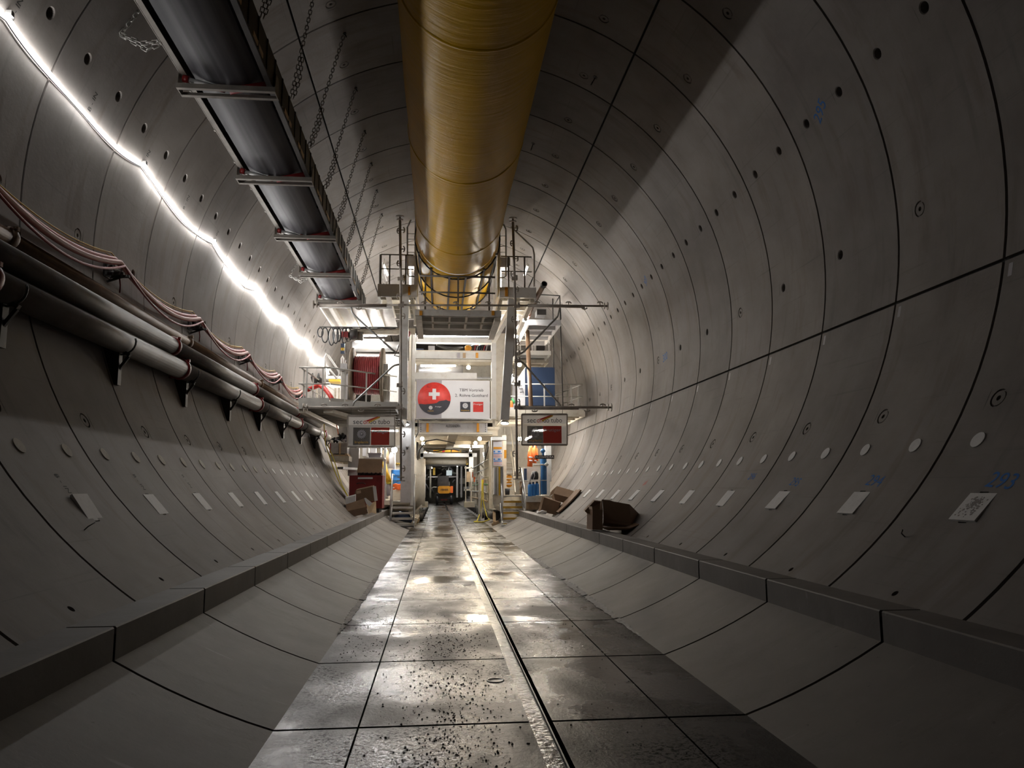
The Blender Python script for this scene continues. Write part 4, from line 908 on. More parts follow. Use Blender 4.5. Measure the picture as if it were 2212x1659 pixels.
for x in (682, 690, 698, 722, 730):
    mb = MB(); mb.px(x, 838, x+4, 868, 28.2, .1); mb.build('slat', M['cream'], t)
t = thing('crate_rack', 'yellow edged rack shelf behind the left platform railing', 'rack', at(722, 868, 29.5))
mb = MB(); mb.px(710, 819, 734, 824, 29.5, .8); mb.build('shelf', M['hyellow'], t)
mb = MB(); mb.px(704, 812, 736, 818, 30.5, .8); mb.px(700, 826, 736, 868, 30.6, .3); mb.build('back_panel', M['white'], t)
for x in (674, 687):
    t = thing('cable_saddle', 'dark curved saddle plate behind the left platform railing, %s' % ('outer one' if x == 674 else 'inner one'), 'saddle', at(x, 830, 27))
    mb = MB(); mb.tube([at(x+1, 806, 27), at(x+1, 815, 27), at(x+5, 822, 27), at(x+12, 826, 27)], [.02, .06, .1, .05], 8); mb.build('curved_plate', M['dark'], t)
    mb = MB(); mb.px(x+4, 825, x+6, 868, 27.1, .05); mb.build('stem', M['grey'], t)
mb = MB(); mb.tube([at(665, 842, 26.5), at(690, 832, 26.2), at(704, 842, 25.8), at(713, 854, 25.4), at(720, 868, 25.2)], .075, 10); tag(mb.build('red_hose', M['lred']), 'bright red hose bending down behind the left platform railing', 'hose')
t = thing('lashing_post', 'grey post with drum fitting beside the red cable reel, left of it', 'post', at(742, 868, 25.6))
mb = MB(); mb.px(737, 802, 746, 868, 25.6, .12); mb.build('post', M['rail'], t)
mb = MB(); mb.px(735, 785, 750, 800, 25.5, .3); mb.build('fitting', M['grey'], t)
t = thing('lashing_post', 'grey post with drum fitting beside the red cable reel, right of it', 'post', at(834, 868, 25.6))
mb = MB(); mb.px(829, 802, 836, 868, 25.9, .12); mb.build('post', M['rail'], t)
mb = MB(); mb.px(827, 786, 838, 801, 25.8, .3); mb.build('fitting', M['sheet'], t)
# overhead hoist with cable loops
t = thing('hoist_beam', 'grey overhead beam above the red cable reel', 'beam', at(810, 715, 26.6))
mb = MB(); mb.ibeam(at(766, 716, 26.6), at(897, 716, 26.6), .16, .2); mb.build('beam', M['cream'], t)
t = thing('chain_hoist', 'chain hoist with red hook block and tangled black cable loops', 'hoist', at(768, 728, 26.2))
mb = MB(); mb.tube([at(757, 722, 26.3), at(772, 722, 26.3)], .16, 14); mb.build('motor', M['dark'], t)
mb = MB(); mb.px(738, 716, 752, 728, 26.2, .3); mb.build('hook_block', M['red'], t)
mb = MB(); mb.px(753, 716, 784, 734, 26.35, .2); mb.build('gear_box', M['dgrey'], t)
for k, (cx, w_, y1) in enumerate(((692, 6, 728), (702, 7, 740), (716, 6, 746), (725, 6, 742), (732, 4, 738), (744, 6, 742), (752, 7, 738))):
    mb = MB(); p = []
    for i in range(17):
        an = 2*pi*i/16; p.append(at(cx+w_*sin(an), (708+y1)/2-(y1-708)/2*cos(an), 26.25+.06*(k % 3)))
    mb.tube(p, .022, 7); mb.build('cable_loop', M['black'], t)
for x in (748, 752, 755):
    mb = MB(); mb.tube([at(x, 734, 26.2), at(x, 790, 26.2)], .012, 5); mb.build('chain', M['chain'], t)
for px_, n, lab in (((736, 742, 744, 764), '2', 'dark blue pendant control with a yellow label 2 hanging by the hoist'), ((874, 741, 881, 765), '1', 'dark blue pendant control with a yellow label 1 beside the grey post')):
    t = thing('pendant_control', lab, 'remote control', at(px_[0]+4, 753, 26))
    mb = MB(); mb.px(*px_, 26.0, .12); mb.build('body', M['blue'], t)
    mb = MB(); mb.px(px_[0]+.6, 751, px_[2]-.3, 757, 25.985, .02); o = mb.build('label_plate', M['hyellow'], t)
    mb = MB(); p = at((px_[0]+px_[2])/2, 754, 25.98); text_on(mb, n, .11, p, (1, 0, 0), (0, 0, 1)); mb.build('numeral', M['ink'], o)
    mb = MB(); mb.tube([at(px_[0]+4, 741, 26.05), at(px_[0]+5, 725, 26.1), at(px_[0]+7, 712, 26.2)], .015, 6); mb.build('cord', M['black'], t)
t = thing('hook_block', 'red hook block with cables right of the grey hanging post', 'hook', at(881, 722, 26.2))
mb = MB(); mb.lathe(at(879, 722, 26.3), (0, -1, 0), [(0, 0), (.12, .0), (.13, .06), (.05, .12), (0, .12)], 16); mb.build('sheave', M['red'], t)
mb = MB(); mb.tube([at(872, 718, 26.2), at(866, 735, 26.2), at(858, 757, 26.2), at(852, 768, 26.3), at(862, 770, 26.3)], .02, 6); mb.build('cable', M['dark'], t)
t = thing('air_duct', 'wide zinc air duct lying across behind the red cable reel', 'duct', at(820, 749, 30))
mb = MB(); mb.tube([at(762, 749, 30), at(880, 749, 30)], .2, 20); mb.build('duct_shell', M['silver'], t)
mb = MB(); mb.px(770, 764, 880, 800, 30.4, .1); mb.px(838, 800, 880, 868, 30.4, .1); mb.build('backing_panel', M['white'], t)
lamp_tube(at(771, 724, 29.2), at(834, 724, 29.2), 'long tube lamp above the red cable reel, upper of two')
lamp_tube(at(768, 737, 28.6), at(829, 737, 28.6), 'long tube lamp above the red cable reel, lower of two')
lamp_tube(at(909, 790, PY+1.6), at(984, 790, PY+1.6), 'long tube lamp behind the top of the big white banner')
lamp_tube(at(797, 918, 34.5), at(862, 918, 34.5), 'tube lamp glowing through the left hanging banner, upper of two', .03)
lamp_tube(at(802, 931, 34.2), at(860, 931, 34.2), 'tube lamp glowing through the left hanging banner, lower of two', .03)
lamp_tube(at(1117, 712, 29.5), at(1135, 690, 26.6), 'slanting tube lamp beside the brown hose on the right', .05)
lamp_tube(at(828, 572, 26.5), at(837, 594, 27.2), 'tube lamp on the upper left platform railing', .03, 'soft')
lamp_tube(at(1140, 574, 26.5), at(1133, 594, 27.2), 'tube lamp on the upper right platform railing', .03, 'soft')
lamp_tube(at(1102, 824, 29), at(1110, 812, 28), 'short tube lamp behind the slanting grey post on the right', .05)
lamp_tube(at(1150, 942, 31), at(1136, 950, 33), 'short tube lamp glowing through the right hanging banner', .03)
lamp_tube(at(903, 726, 34.5), at(1055, 726, 34.5), 'added long tube lamp between the bridge and the top portal beam', .035)  # added to light the upper rear bulkhead
lamp_tube(at(1150, 930, 36), at(1180, 930, 36), 'added tube lamp inside the gantry behind the right hanging banner', .04)  # added to light the right rear bulkhead
for p, Y, lab in (((912, 948), 36, 'warm work light under the lane ceiling, left nearer one'), ((914, 958), 40, 'warm work light under the lane ceiling, left farther one'), ((1036, 948), 36, 'warm work light under the lane ceiling, right nearer one'), ((1027, 957), 40, 'warm work light under the lane ceiling, right farther one'),
                  ((1012, 794), 34, 'warm work light above the right end of the big banner'), ((1114, 726), 29.5, 'round work light below the slanting tube lamp'), ((1123, 948), 33, 'warm work light behind the right staircase'), ((1122, 788), 31, 'work light left of the dark blue cabinet')):
    bulb(at(*p, Y), lab, .085)
lamp_tube((-1.56, 25.9, 7.95), (-1.56, 25.9, 9.2), 'upright tube lamp beside the yellow cassette, left one', .03, 'soft')
lamp_tube((1.56, 25.9, 7.95), (1.56, 25.9, 9.2), 'upright tube lamp beside the yellow cassette, right one', .03, 'soft')
def flood(p, q, label, parent=None):
    p = Vector(p); q = Vector(q); t = thing('flood_light', label, 'lamp', p, 'grey flood lights on the portal'); d = (q-p).normalized()
    mb = MB(); mb.lathe(p, d, [(0, -.16), (.1, -.15), (.17, -.08), (.19, .0), (.17, .0)], 18); mb.build('housing', M['dark'], t)
    mb = MB(); mb.lathe(p, d, [(.165, -.012), (0, -.012)], 18); mb.build('glowing_lens', M['flood'], t)
    mb = MB(); mb.tube([p-d*.14, p-d*.14+Vector((0, .36, .04))], .03, 6); mb.build('bracket', M['dark'], t)
flood(at(875, 918, PY-.3), at(884, 1100, PY-1.2), 'round flood light on the left portal column')
flood(at(1090, 915, PY-.3), at(1078, 1100, PY-1.2), 'round flood light under the slanting grey post on the right')
t = thing('security_camera', 'small white dome camera on the left portal column', 'camera', at(880, 966, PY-.1))
mb = MB(); mb.px(876.5, 960.5, 883.5, 965, PY-.14, .14); mb.build('base', M['sheet'], t)
mb = MB(); c = at(880, 967.5, PY-.08); mb.lathe(c, (0, 0, -1), [(.045, 0), (.05, .02), (.04, .05), (0, .07)], 14); mb.build('dome', M['black'], t)

# --- right platform with the blue cabinet
t = RP = thing('cabinet_platform', 'right lower platform carrying the dark blue cabinet', 'platform', at(1180, 890, 29))
a, b = at(1090, 885, 29), at(1264, 900, 29)
plat(t, a.x, b.x, 29, 34, a.z, a.z-b.z, 'cream', 4); z = a.z
rails(t, [(at(1086, 880, 29).x, 29.05, z), (at(1259, 880, 29).x, 29.05, z)], [.52, .86], 1.0, 'rail', .024, True, .1)
rails(t, [(b.x-.1, 29.05, z), (b.x-.75, 33.5, z)], [.1, .4, .7, 1], 1.0, 'rail', .024)
mb = MB(); mb.tube([at(1209, 640, 27.6), at(1216, 880, 29.2)], .022, 8); mb.tube([at(1194, 645, 30), at(1196, 795, 30)], .022, 8); mb.build('hanger_rod', M['dark'], t)
t = thing('blue_cabinet', 'large dark blue cabinet on the right lower platform', 'cabinet', at(1167, 882, 30.5))
p0, p1 = at(1135, 793, 30), at(1199, 876, 30)
mb = MB(); mb.bb((p0.x, 30, p1.z), (p1.x, 32.2, p0.z)); mb.build('body', M['blue'], t)
mb = MB(); mb.bb((p0.x-.02, 30.02, p1.z), (p1.x+.02, 32.2, p1.z-.1)); mb.build('plinth', M['black'], t)
mb = MB(); mb.hexa([(p0.x-.34, 29.9, p1.z), (p0.x-.02, 30, p1.z), (p0.x-.02, 32, p1.z), (p0.x-.38, 32, p1.z), (p0.x-.36, 30.6, p0.z-.55), (p0.x-.02, 30, p0.z-.03), (p0.x-.02, 32, p0.z-.03), (p0.x-.3, 32, p0.z-.1)]); o = mb.build('plastic_cover', M['sheet'], t)
mb = MB(); text_on(mb, 'LFT', .22, (p0.x-.2, 29.93, p1.z+.62), (.25, 0, -1), (1, 0, .2)); mb.build('mark', M['ink'], o)
t = thing('bent_hose_pipe', 'rust brown hose pipe bending down in front of the blue cabinet with open upper end', 'pipe', at(1146, 876, 28.6))
mb = MB(); pts = [at(1176, 613, 24.3), at(1163, 636, 25.1), at(1148, 664, 26.2), at(1139, 684, 27.2), at(1137, 698, 28), at(1139, 716, 28.4), at(1141, 760, 28.5), at(1144, 820, 28.5), at(1147, 878, 28.6)]
mb.tube(pts, .083, 16, 0, False); mb.tube([pts[0], pts[1]], .07, 16, 1, False); mb.disc(pts[1], (pts[0]-pts[1]), .07, .01, 14, 1); mb.build('hose_tube', [M['brown'], M['black']], t)
mb = MB(); mb.tube([pts[0]+(pts[1]-pts[0])*.0, pts[0]+(pts[1]-pts[0])*.2], .098, 16, 0, False); mb.build('end_collar', M['dark'], t)
mb = MB(); mb.tube([pts[3]+(pts[2]-pts[3])*.4, pts[3]], .1, 16); mb.build('coupling', M['cable'], t)
t = thing('side_walkway', 'high grey walkway with railing frame at the right above the blue cabinet', 'platform', at(1180, 705, 27))
a, b = at(1140, 690, 27), at(1212, 700, 27)
plat(t, a.x, b.x, 27, 31, a.z, .2, 'grey', 3); z = a.z
mb = MB(); mb.tube([at(1158, 636, 27), at(1209, 639, 27), at(1211, 690, 27)], .03, 8); mb.tube([at(1209, 640, 27), at(1198, 656, 29)], .025, 8); mb.build('railing', M['dark'], t)
mb = MB(); mb.px(1160, 668, 1180, 680, 28, .6); mb.build('grid_box', M['dark'], t)
t = thing('inner_walkway', 'white railing and machine behind the brown hose pipe', 'platform', at(1160, 760, 32))
p = at(1117, 757, 31.5); q = at(1190, 757, 31.5)
plat(t, p.x, q.x, 31.5, 35, p.z, .18, 'white', 3); rails(t, [(p.x, 31.55, p.z), (q.x, 31.55, p.z)], [.1, .45, .95], .55, 'white', .03)
mb = MB(); mb.px(1120, 715, 1150, 752, 33, .5); mb.build('grille_box', M['dgrey'], t)
mb = MB(); mb.px(1158, 735, 1177, 755, 33, .5); mb.build('pump', M['dark'], t)
mb = MB(); mb.px(1153, 715, 1158, 757, 31.8, .1); mb.build('white_post', M['white'], t)
mb = MB(); mb.px(1090, 722, 1102, 757, 32.4, .3); mb.build('blue_door', M['lblue'], t)
t = thing('inner_deck', 'cream deck underside behind the blue cabinet', 'platform', at(1160, 775, 33))
p = at(1110, 776, 33); q = at(1185, 776, 33); plat(t, p.x, q.x, 33, 40, p.z, .15, 'cream', 5)
t = thing('orange_coat', 'orange rain coat hanging behind the right grey post', 'coat', at(1103, 880, 29.4))
mb = MB(); mb.tube([at(1104, 866, 29.4), at(1103, 872, 29.4), at(1102, 882, 29.4), at(1101, 889, 29.4)], [.05, .1, .12, .08], 10); mb.build('coat_body', M['orange'], t)
mb = MB(); mb.tube([at(1106, 860, 29.5), at(1109, 868, 29.5), at(1110, 872, 29.5)], [.03, .08, .04], 8); mb.build('lining', M['green'], t)

# --- tubular clearance gauge
GY = 21.9
t = thing('clearance_gauge', 'dark tubular gauge frame with sprung bumpers standing proud of the gantry', 'frame', at(990, 660, GY))
def gp(x, y): return at(x, y, GY)
for a, b, r in (((864, 474), (866, 640), .038), ((866, 640), (866, 1030), .03), ((1108, 478), (1113, 660), .038), ((1113, 660), (1117, 1026), .034), ((686, 658), (1304, 661), .03), ((690, 660), (835, 660), .045), ((1140, 660), (1262, 662), .047), ((664, 880), (862, 881), .036), ((1116, 880), (1312, 880), .036), ((1120, 883), (1250, 883), .03)):
    mb = MB(); mb.tube([gp(*a), gp(*b)], r, 10); mb.build('tube', M['gauge'], t)
def bumper(x, y, dx, dz, L=.1, R=.085):
    p = gp(x, y); d = Vector((dx, 0, dz)).normalized(); u = Vector((-d.z, 0, d.x)); mb = MB(); mb.tube([p, p+d*L], .016, 6)
    mb.tube([p+d*(L-.03)+u*R, p+d*L+u*R*.6, p+d*(L+.012), p+d*L-u*R*.6, p+d*(L-.03)-u*R], .02, 6); mb.build('bumper', M['gauge'], t)
for y, s_ in ((499, -1), (497, 1), (538, 1), (569, -1), (600, 1), (604, 1), (640, -1), (683, 1), (845, 1), (915, -1), (938, 1), (978, 1), (1012, 1)): bumper(866, y, s_, 0)
for y, s_ in ((493, 1), (526, -1), (559, 1), (592, -1), (625, 1), (690, -1), (740, 1), (868, 1), (948, 1), (980, -1), (1015, 1)): bumper(1110+(y-480)*.012, y, s_, 0)
for x, s_ in ((735, 1), (775, -1), (916, 1), (950, -1), (985, 1), (1020, -1), (1054, 1), (1160, 1), (1228, 1), (1262, -1), (1296, 1)): bumper(x, 660, 0, s_)
for x, s_ in ((700, 1), (745, 1), (780, -1), (815, 1), (1155, -1), (1234, 1), (1268, -1), (1302, 1)): bumper(x, 881, 0, s_)
for p, d in (((864, 476), (0, 0, 1)), ((1108, 480), (0, 0, 1)), ((866, 1030), (0, 0, -1)), ((1117, 1026), (0, 0, -1)), ((686, 658), (-1, 0, 0)), ((1304, 661), (1, 0, 0)), ((664, 880), (-1, 0, 0)), ((1312, 880), (1, 0, 0))):
    mb = MB(); q = gp(*p); d = Vector(d); mb.disc(q, d, .1, .025, 14); mb.tube([q, q+d*.12], .028, 8); mb.disc(q+d*.1, d, .12, .025, 14); mb.build('end_buffer', M['gauge'], t)
for x, y in ((866, 660), (1116, 662), (863, 880), (1117, 880), (863, 832), (1117, 830), (865, 603), (1111, 603), (1117, 765), (1117, 780)):
    mb = MB(); q = gp(x, y); mb.box(q, (.16, .1, .1)); mb.box(q+Vector((.06, -.02, .03)), (.06, .14, .14)); mb.build('clamp', M['gauge'], t)
for pts in ([(758, 662), (760, 673), (765, 680), (848, 755), (858, 762)], [(1116, 762), (1127, 762), (1132, 759), (1206, 682), (1210, 664)], [(1116, 780), (1126, 780), (1131, 783), (1208, 870), (1212, 878)], [(862, 786), (852, 788), (846, 792), (764, 868), (760, 880)]):
    mb = MB(); mb.tube([gp(*p)+Vector((0, .1, 0)) for p in pts], .028, 8); mb.build('brace', M['galv'], t)

# --- banners
def flower(mb, c, r, n=16, m=0, ux=Vector((1, 0, 0)), d=.002):
    for k in range(n):
        an = 2*pi*k/n; u = Vector((cos(an), 0, sin(an))); v = Vector((-sin(an), 0, cos(an)))
        mb.prism([c+u*r*.34-v*r*.05, c+u*r*.8-v*r*.13, c+u*r, c+u*r*.8+v*r*.13, c+u*r*.34+v*r*.05], (0, -d, 0), m)
    mb.lathe(c, (0, -1, 0), [(0, d), (r*.27, d), (r*.27, 0)], 12, m)
BY_ = 31.7
t = thing('main_banner', 'big white banner with a red disc and white cross across the portal', 'banner', at(980, 862, BY_))
p0, p1 = at(900, 821, BY_), at(1058, 904, BY_)
def bp(x, y, k=1): q = at(x, y, BY_); q.y = BY_-.004*k; return q
mb = MB(); mb.bb((p0.x, BY_, p1.z), (p1.x, BY_+.012, p0.z)); mb.build('cloth', M['bwhite'], t)
mb = MB(); mb.bb((p0.x, BY_-.003, p1.z), (at(954, 860, BY_).x, BY_, p0.z)); mb.build('grey_field', M['bgrey'], t)
cx, cy, cr = 938, 861, 35.5; C = bp(cx, cy, 2); k_ = BY_/FPX*1.0; R_ = cr*k_
def dpt(an, f=1.0): return C+Vector((cos(an)*R_*f, 0, sin(an)*R_*f))
mb = MB(); nseg = 48
hor = [(-1, -.30), (-.82, -.33), (-.55, -.36), (-.3, -.33), (-.05, -.31), (.15, -.27), (.28, -.16), (.45, -.13), (.6, -.11), (.72, -.07), (.85, -.14), (1, -.14)]
mb.lathe(C, (0, -1, 0), [(R_, 0), (R_, .002), (0, .002)], nseg); mb.build('red_disc', M['lred'], t)
rn = random.Random(5); mb = MB()
for i in range(16):                          # darker facets of the red disc
    an = rn.uniform(.0, pi); f = rn.uniform(.25, .8); q = dpt(an, f); pts = [q+Vector((rn.uniform(-.28, .28), 0, rn.uniform(-.22, .22)))*R_ for _ in range(3)]
    if all((p-C).length < R_*.97 and (p-C).z > -.05*R_ for p in pts): mb.prism([p-Vector((0, .004, 0)) for p in pts], (0, -.001, 0))
mb.build('red_facets', M['pred'], t)
mb = MB(); poly = []
for x, z_ in hor:
    z_ = z_ if abs(x) < .99 else z_; lim = sqrt(max(0, 1-x*x)); 
    if abs(x) < .99: poly.append(C+Vector((x*R_, -.006, z_*R_)))
arc = [dpt(radians(a_)) for a_ in range(-9, -164, -6)]
poly = [p for p in poly if (p-C).length < R_]+[Vector((p.x, C.y-.006, p.z)) for p in arc]
mb.prism(poly, (0, -.001, 0)); mb.build('dark_ridge', M['bdark'], t)
mb = MB(); q = bp(938, 851.5, 4); s_ = 11.8*k_; w_ = 3.9*k_
mb.bb((q.x-s_, q.y, q.z-w_), (q.x+s_, q.y-.003, q.z+w_)); mb.bb((q.x-w_, q.y, q.z-s_), (q.x+w_, q.y-.003, q.z-w_)); mb.bb((q.x-w_, q.y, q.z+w_), (q.x+w_, q.y-.003, q.z+s_)); mb.build('white_cross', M['bwhite'], t)
def logos(t, x0, xm0, xm1, x1, y0, y1, f, Y, k=5, m1='bdark', m2='lred', fm='bwhite', gm='gold'):
    # the dark square with a daisy, the red square with white letters
    def P_(x, y): q = at(x, y, Y); q.y = Y-.003*k; return q
    a, b = P_(x0, y0), P_(xm0, y1); mb = MB(); mb.bb(a, Vector((b.x, b.y-.002, b.z))); o = mb.build('dark_square', M[m1], t)
    W = b.x-a.x; H = a.z-b.z
    mb = MB(); flower(mb, Vector(((a.x+b.x)/2, a.y-.003, a.z-H*.38)), W*.29); mb.build('daisy', M[fm], o)
    mb = MB(); text_on(mb, 'Implenia', H*.2, Vector(((a.x+b.x)/2, a.y-.004, b.z+H*.16)), (1, 0, 0), (0, 0, 1), 0, W*.8); mb.build('lettering', M[gm], o)
    a, b = P_(xm1, y0), P_(x1, y1); mb = MB(); mb.bb(a, Vector((b.x, b.y-.002, b.z))); o = mb.build('red_square', M[m2], t); W = b.x-a.x; H = a.z-b.z
    mb = MB(); text_on(mb, 'Frutiger', H*.24, Vector(((a.x+b.x)/2, a.y-.004, a.z-H*.24)), (1, 0, 0), (0, 0, 1), 0, W*.9); mb.build('lettering', M[fm], o)
logos(t, 922.5, 938, 939.5, 954.5, 875, 890, 1, BY_, 4); logos(t, 994, 1016, 1022, 1044, 868, 890, 1, BY_, 1)
for y, tx, wd in ((843, 'TBM Vortrieb', 52), (854.5, '2. R\u00f6hre Gotthard', 71)):
    mb = MB(); text_on(mb, tx, .17, bp(1018.5, y, 1.5), (1, 0, 0), (0, 0, 1), 0, wd*k_); mb.build('lettering', M['ink'], t)
mb = MB()
for (xa, ya), (xb, yb) in (((897, 819.5), (1063, 818.5)), ((897, 905), (1060, 905))): mb.tube([at(xa, ya, BY_+.05), at(xb, yb, BY_+.05)], .02, 6)
mb.build('holding_tube', M['grey'], t)
for x, y in ((898, 820), (1062, 819), (898, 905), (1060, 905)):
    mb = MB(); q = at(x, y, BY_+.05); mb.beam(q, q+Vector((0, .45, 0)), .05, .05); mb.build('bracket', M['grey'], t)
def sheer(x0, y0, x1, y1, lab, logo):
    Y = GY+.12; t = thing('hanging_banner', lab, 'banner', at((x0+x1)/2, y0, Y)); split = y0+(y1-y0)*.31
    def P_(x, y, k=0): q = at(x, y, Y); q.y = Y-.003*k; return q
    a, b, c, d = P_(x0, y0), P_(x1, split), P_(x0, split), P_(x1, y1)
    mb = MB(); mb.bb(a, b+Vector((0, .004, 0))); mb.build('top_panel', M['veilwhite'], t)
    mb = MB(); mb.bb(Vector((a.x, Y, b.z)), Vector((b.x, Y+.004, d.z))); mb.build('sheer_panel', M['veil'], t)
    mb = MB(); 
    for p, q in ((P_(x0, y0), P_(x0, y1)), (P_(x1, y0), P_(x1, y1)), (P_(x0, y1), P_(x1, y1)), (P_(x0, y0), P_(x1, y0))): mb.beam(p, q, .035, .05)
    mb.build('frame', M['gauge'], t)
    mb = MB()
    for x in (x0+8, x1-10): mb.beam(P_(x, y0), P_(x, 881), .012, .012)
    mb.build('hanger', M['dgrey'], t)
    W = x1-x0; yt = y0+(y1-y0)*.2
    mb = MB(); text_on(mb, 'sec', .2, P_(x0+W*.215, yt, 2), (1, 0, 0), (0, 0, 1), 0, W*.19*Y/FPX); text_on(mb, 'do tubo', .2, P_(x0+W*.68, yt, 2), (1, 0, 0), (0, 0, 1), 0, W*.42*Y/FPX); mb.build('lettering', M['ink'], t)
    mb = MB(); text_on(mb, 'on', .2, P_(x0+W*.395, yt, 2), (1, 0, 0), (0, 0, 1), 0, W*.12*Y/FPX); mb.build('red_letters', M['lred'], t)
    def sw(poly, m, n, k): 
        mb = MB(); mb.prism([P_(x0+W*u, y0+(y1-y0)*v, k) for u, v in poly], (0, -.001, 0)); mb.build(n, M[m], t)
    sw([(.36, .17), (.62, .03), (.66, .02), (.66, .06), (.46, .17)], 'lred', 'red_stripe', 3); sw([(.44, .19), (.64, .05), (.66, .02), (.69, .03), (.68, .07), (.54, .17), (.46, .24)], 'gold', 'yellow_stripe', 4)
    logos(t, x0+W*.12, x0+W*.47, x0+W*(.47 if logo else .5), x0+W*.88, y0+(y1-y0)*.38, y1-(y1-y0)*.055, 1, Y, 2, 'veildark', 'veilred', 'bgrey', 'gold')
sheer(751, 898, 853, 965, 'sheer grey banner hanging below the reel platform on the left', False)
sheer(1127, 895, 1225, 961, 'sheer grey banner hanging below the cabinet platform on the right', True)

# ------------------------------------------------------------------ staircases beside the lane
def fz(x):                                   # height of the invert at x
    x = abs(x)
    if x < 1.642: return 0.0
    if x < 2.7: t = (x-1.642)/1.058; return .477*(.72*t+.28*t*t)
    return .70
def stair(name, label, x0, x1, Y, steps, rise, going, m_edge, land, rail_pts):
    t = thing(name, label, 'staircase', ((x0+x1)/2, Y, 0)); w_ = x1-x0
    z0 = .22; top = z0+rise*(steps)
    for i in range(steps):
        z = z0+rise*i; y = Y+going*i; mb = MB(); mb.bb((x0+.04, y, z-.03), (x1-.04, y+going+.04, z)); o = mb.build('tread', M['rail'], t)
        mb = MB(); mb.bb((x0+.04, y-.012, z-.085), (x1-.04, y, z)); mb.build('nosing', M[m_edge], o)
    mb = MB(); mb.bb((x0, Y+going*steps, top-.06), (x1, Y+going*steps+land, top)); o = mb.build('landing', M['rail'], t)
    for s_, x in ((-1, x0), (1, x1)):
        mb = MB(); f0 = fz(x)+.02
        mb.prism([(x-.02, Y-.12, f0), (x-.02, Y+.1, f0), (x-.02, Y+going*steps+.2, top-.16), (x-.02, Y+going*steps+.2, top), (x-.02, Y+going*steps, top), (x-.02, Y-.12, z0+.02)], (.04, 0, 0)); mb.build('stringer', M['white' if s_*x0 > 0 else 'galv'], t)
        a = Vector((x, Y-.1, z0)); b = Vector((x, Y+going*steps, top)); Z = Vector((0, 0, 1.1))
        mb = MB(); mb.tube([a+Vector((0, 0, .1)), a+Z*.75+Vector((0, 0, .1)), a+Z+Vector((0, .12, .06)), b+Z, b+Z+Vector((0, land, 0))], .026, 8); mb.tube([a+Z*.5, b+Z*.5, b+Z*.5+Vector((0, land, 0))], .02, 8); o = mb.build('handrail', M['galv'], t)
        for f in (.35, .75, 1.0): q = MB(); p = a+(b-a)*f; q.beam(p, p+Z, .035, .035); q.build('post', M['galv'], o)
    return t
SL = stair('steel_staircase', 'steel staircase with dark treads left of the floor lane', -2.42, -1.50, 31.2, 4, .215, .26, 'rail', 1.4, None)
SR = stair('steel_staircase', 'steel staircase with yellow step edges right of the floor lane', 1.98, 2.90, 30.6, 5, .215, .26, 'step', 1.6, None)
mb = MB(); mb.bb((1.93, 30.05, .13), (2.72, 30.55, .18)); mb.build('grating', M['galv'], SR)
mb = MB(); mb.bb((-2.38, 30.7, .1), (-1.48, 31.15, .14)); mb.build('grating', M['dark'], SL)
t = thing('inner_staircase', 'steep inner staircase leading up behind the right stair landing', 'staircase', (2.6, 34, 1.3))
for i in range(7):
    mb = MB(); z = 1.55+.24*i; y = 33.4+.22*i; mb.bb((2.2, y, z-.04), (2.75, y+.22, z)); mb.build('tread', M['rail'], t)
mb = MB(); mb.beam((2.19, 33.3, 1.35), (2.19, 35, 3.2), .04, .2); mb.beam((2.77, 33.3, 1.35), (2.77, 35, 3.2), .04, .2); mb.build('stringer', M['cream'], t)
mb = MB(); mb.tube([(2.78, 33.3, 2.3), (2.78, 35.2, 4.5)], .03, 8); mb.build('handrail', M['cream'], t)
# ground level pieces of the gantry on both sides
t = thing('side_deck', 'low cream deck behind the right staircase', 'platform', (3.4, 32.5, 1.2))
plat(t, 2.95, 4.2, 31.2, 37, 1.28, .25, 'cream', 3)
mb = MB(); mb.bb((3.0, 31.3, .75), (3.12, 31.42, 1.03)); mb.bb((4.0, 31.3, 1.0), (4.12, 31.42, 1.03)); mb.bb((3.0, 31.4, .72), (4.0, 31.6, 1.03)); mb.build('plinth', M['wood'], t)
mb = MB(); mb.px(1178, 963, 1191, 1040, 31.8, .25); mb.px(1178, 1040, 1188, 1070, 31.8, .25); mb.build('post', M['white'], t)
mb = MB(); mb.tube([at(1152, 1004, 31.2), at(1178, 1004, 31.2)], .03, 8); mb.tube([at(1178, 1001, 31.2), at(1183, 1006, 31.2)], .07, 10); mb.build('bottle_holder', M['rail'], t)
mb = MB(); mb.tube([at(1131, 1038, 31.2), at(1182, 1037.5, 31.2)], .016, 6); mb.tube([at(1167, 1005, 31.2), at(1167, 1070, 31.2)], .016, 6); mb.build('thin_rail', M['rail'], t)
t = thing('side_deck', 'low cream deck behind the left staircase', 'platform', (-2.6, 34, 1.0))
plat(t, -4.1, -1.55, 33.7, 40, 1.1, .2, 'cream', 3)
mb = MB(); mb.bb((-3.9, 33.8, .72), (-3.7, 34, .9)); mb.bb((-1.8, 33.8, .03), (-1.65, 34, .9)); mb.build('leg', M['cream'], t)
def crate_at(x0, y0, x1, y1, Y, d): p, q = at(x0, y0, Y), at(x1, y1, Y); return p, q
t = thing('gas_cylinder', 'tall blue gas cylinder with blue valve cap right of the right staircase', 'cylinder', at(1174, 1068, 31.4))
c0, c1 = at(1174.5, 1068, 31.4), at(1174.5, 984, 31.4); mb = MB(); mb.lathe(c0, (0, 0, 1), [(0, 0), (.12, 0), (.135, .03), (.135, c1.z-c0.z-.1), (.11, c1.z-c0.z-.03), (.05, c1.z-c0.z)], 20); mb.build('shell', M['cyl'], t)
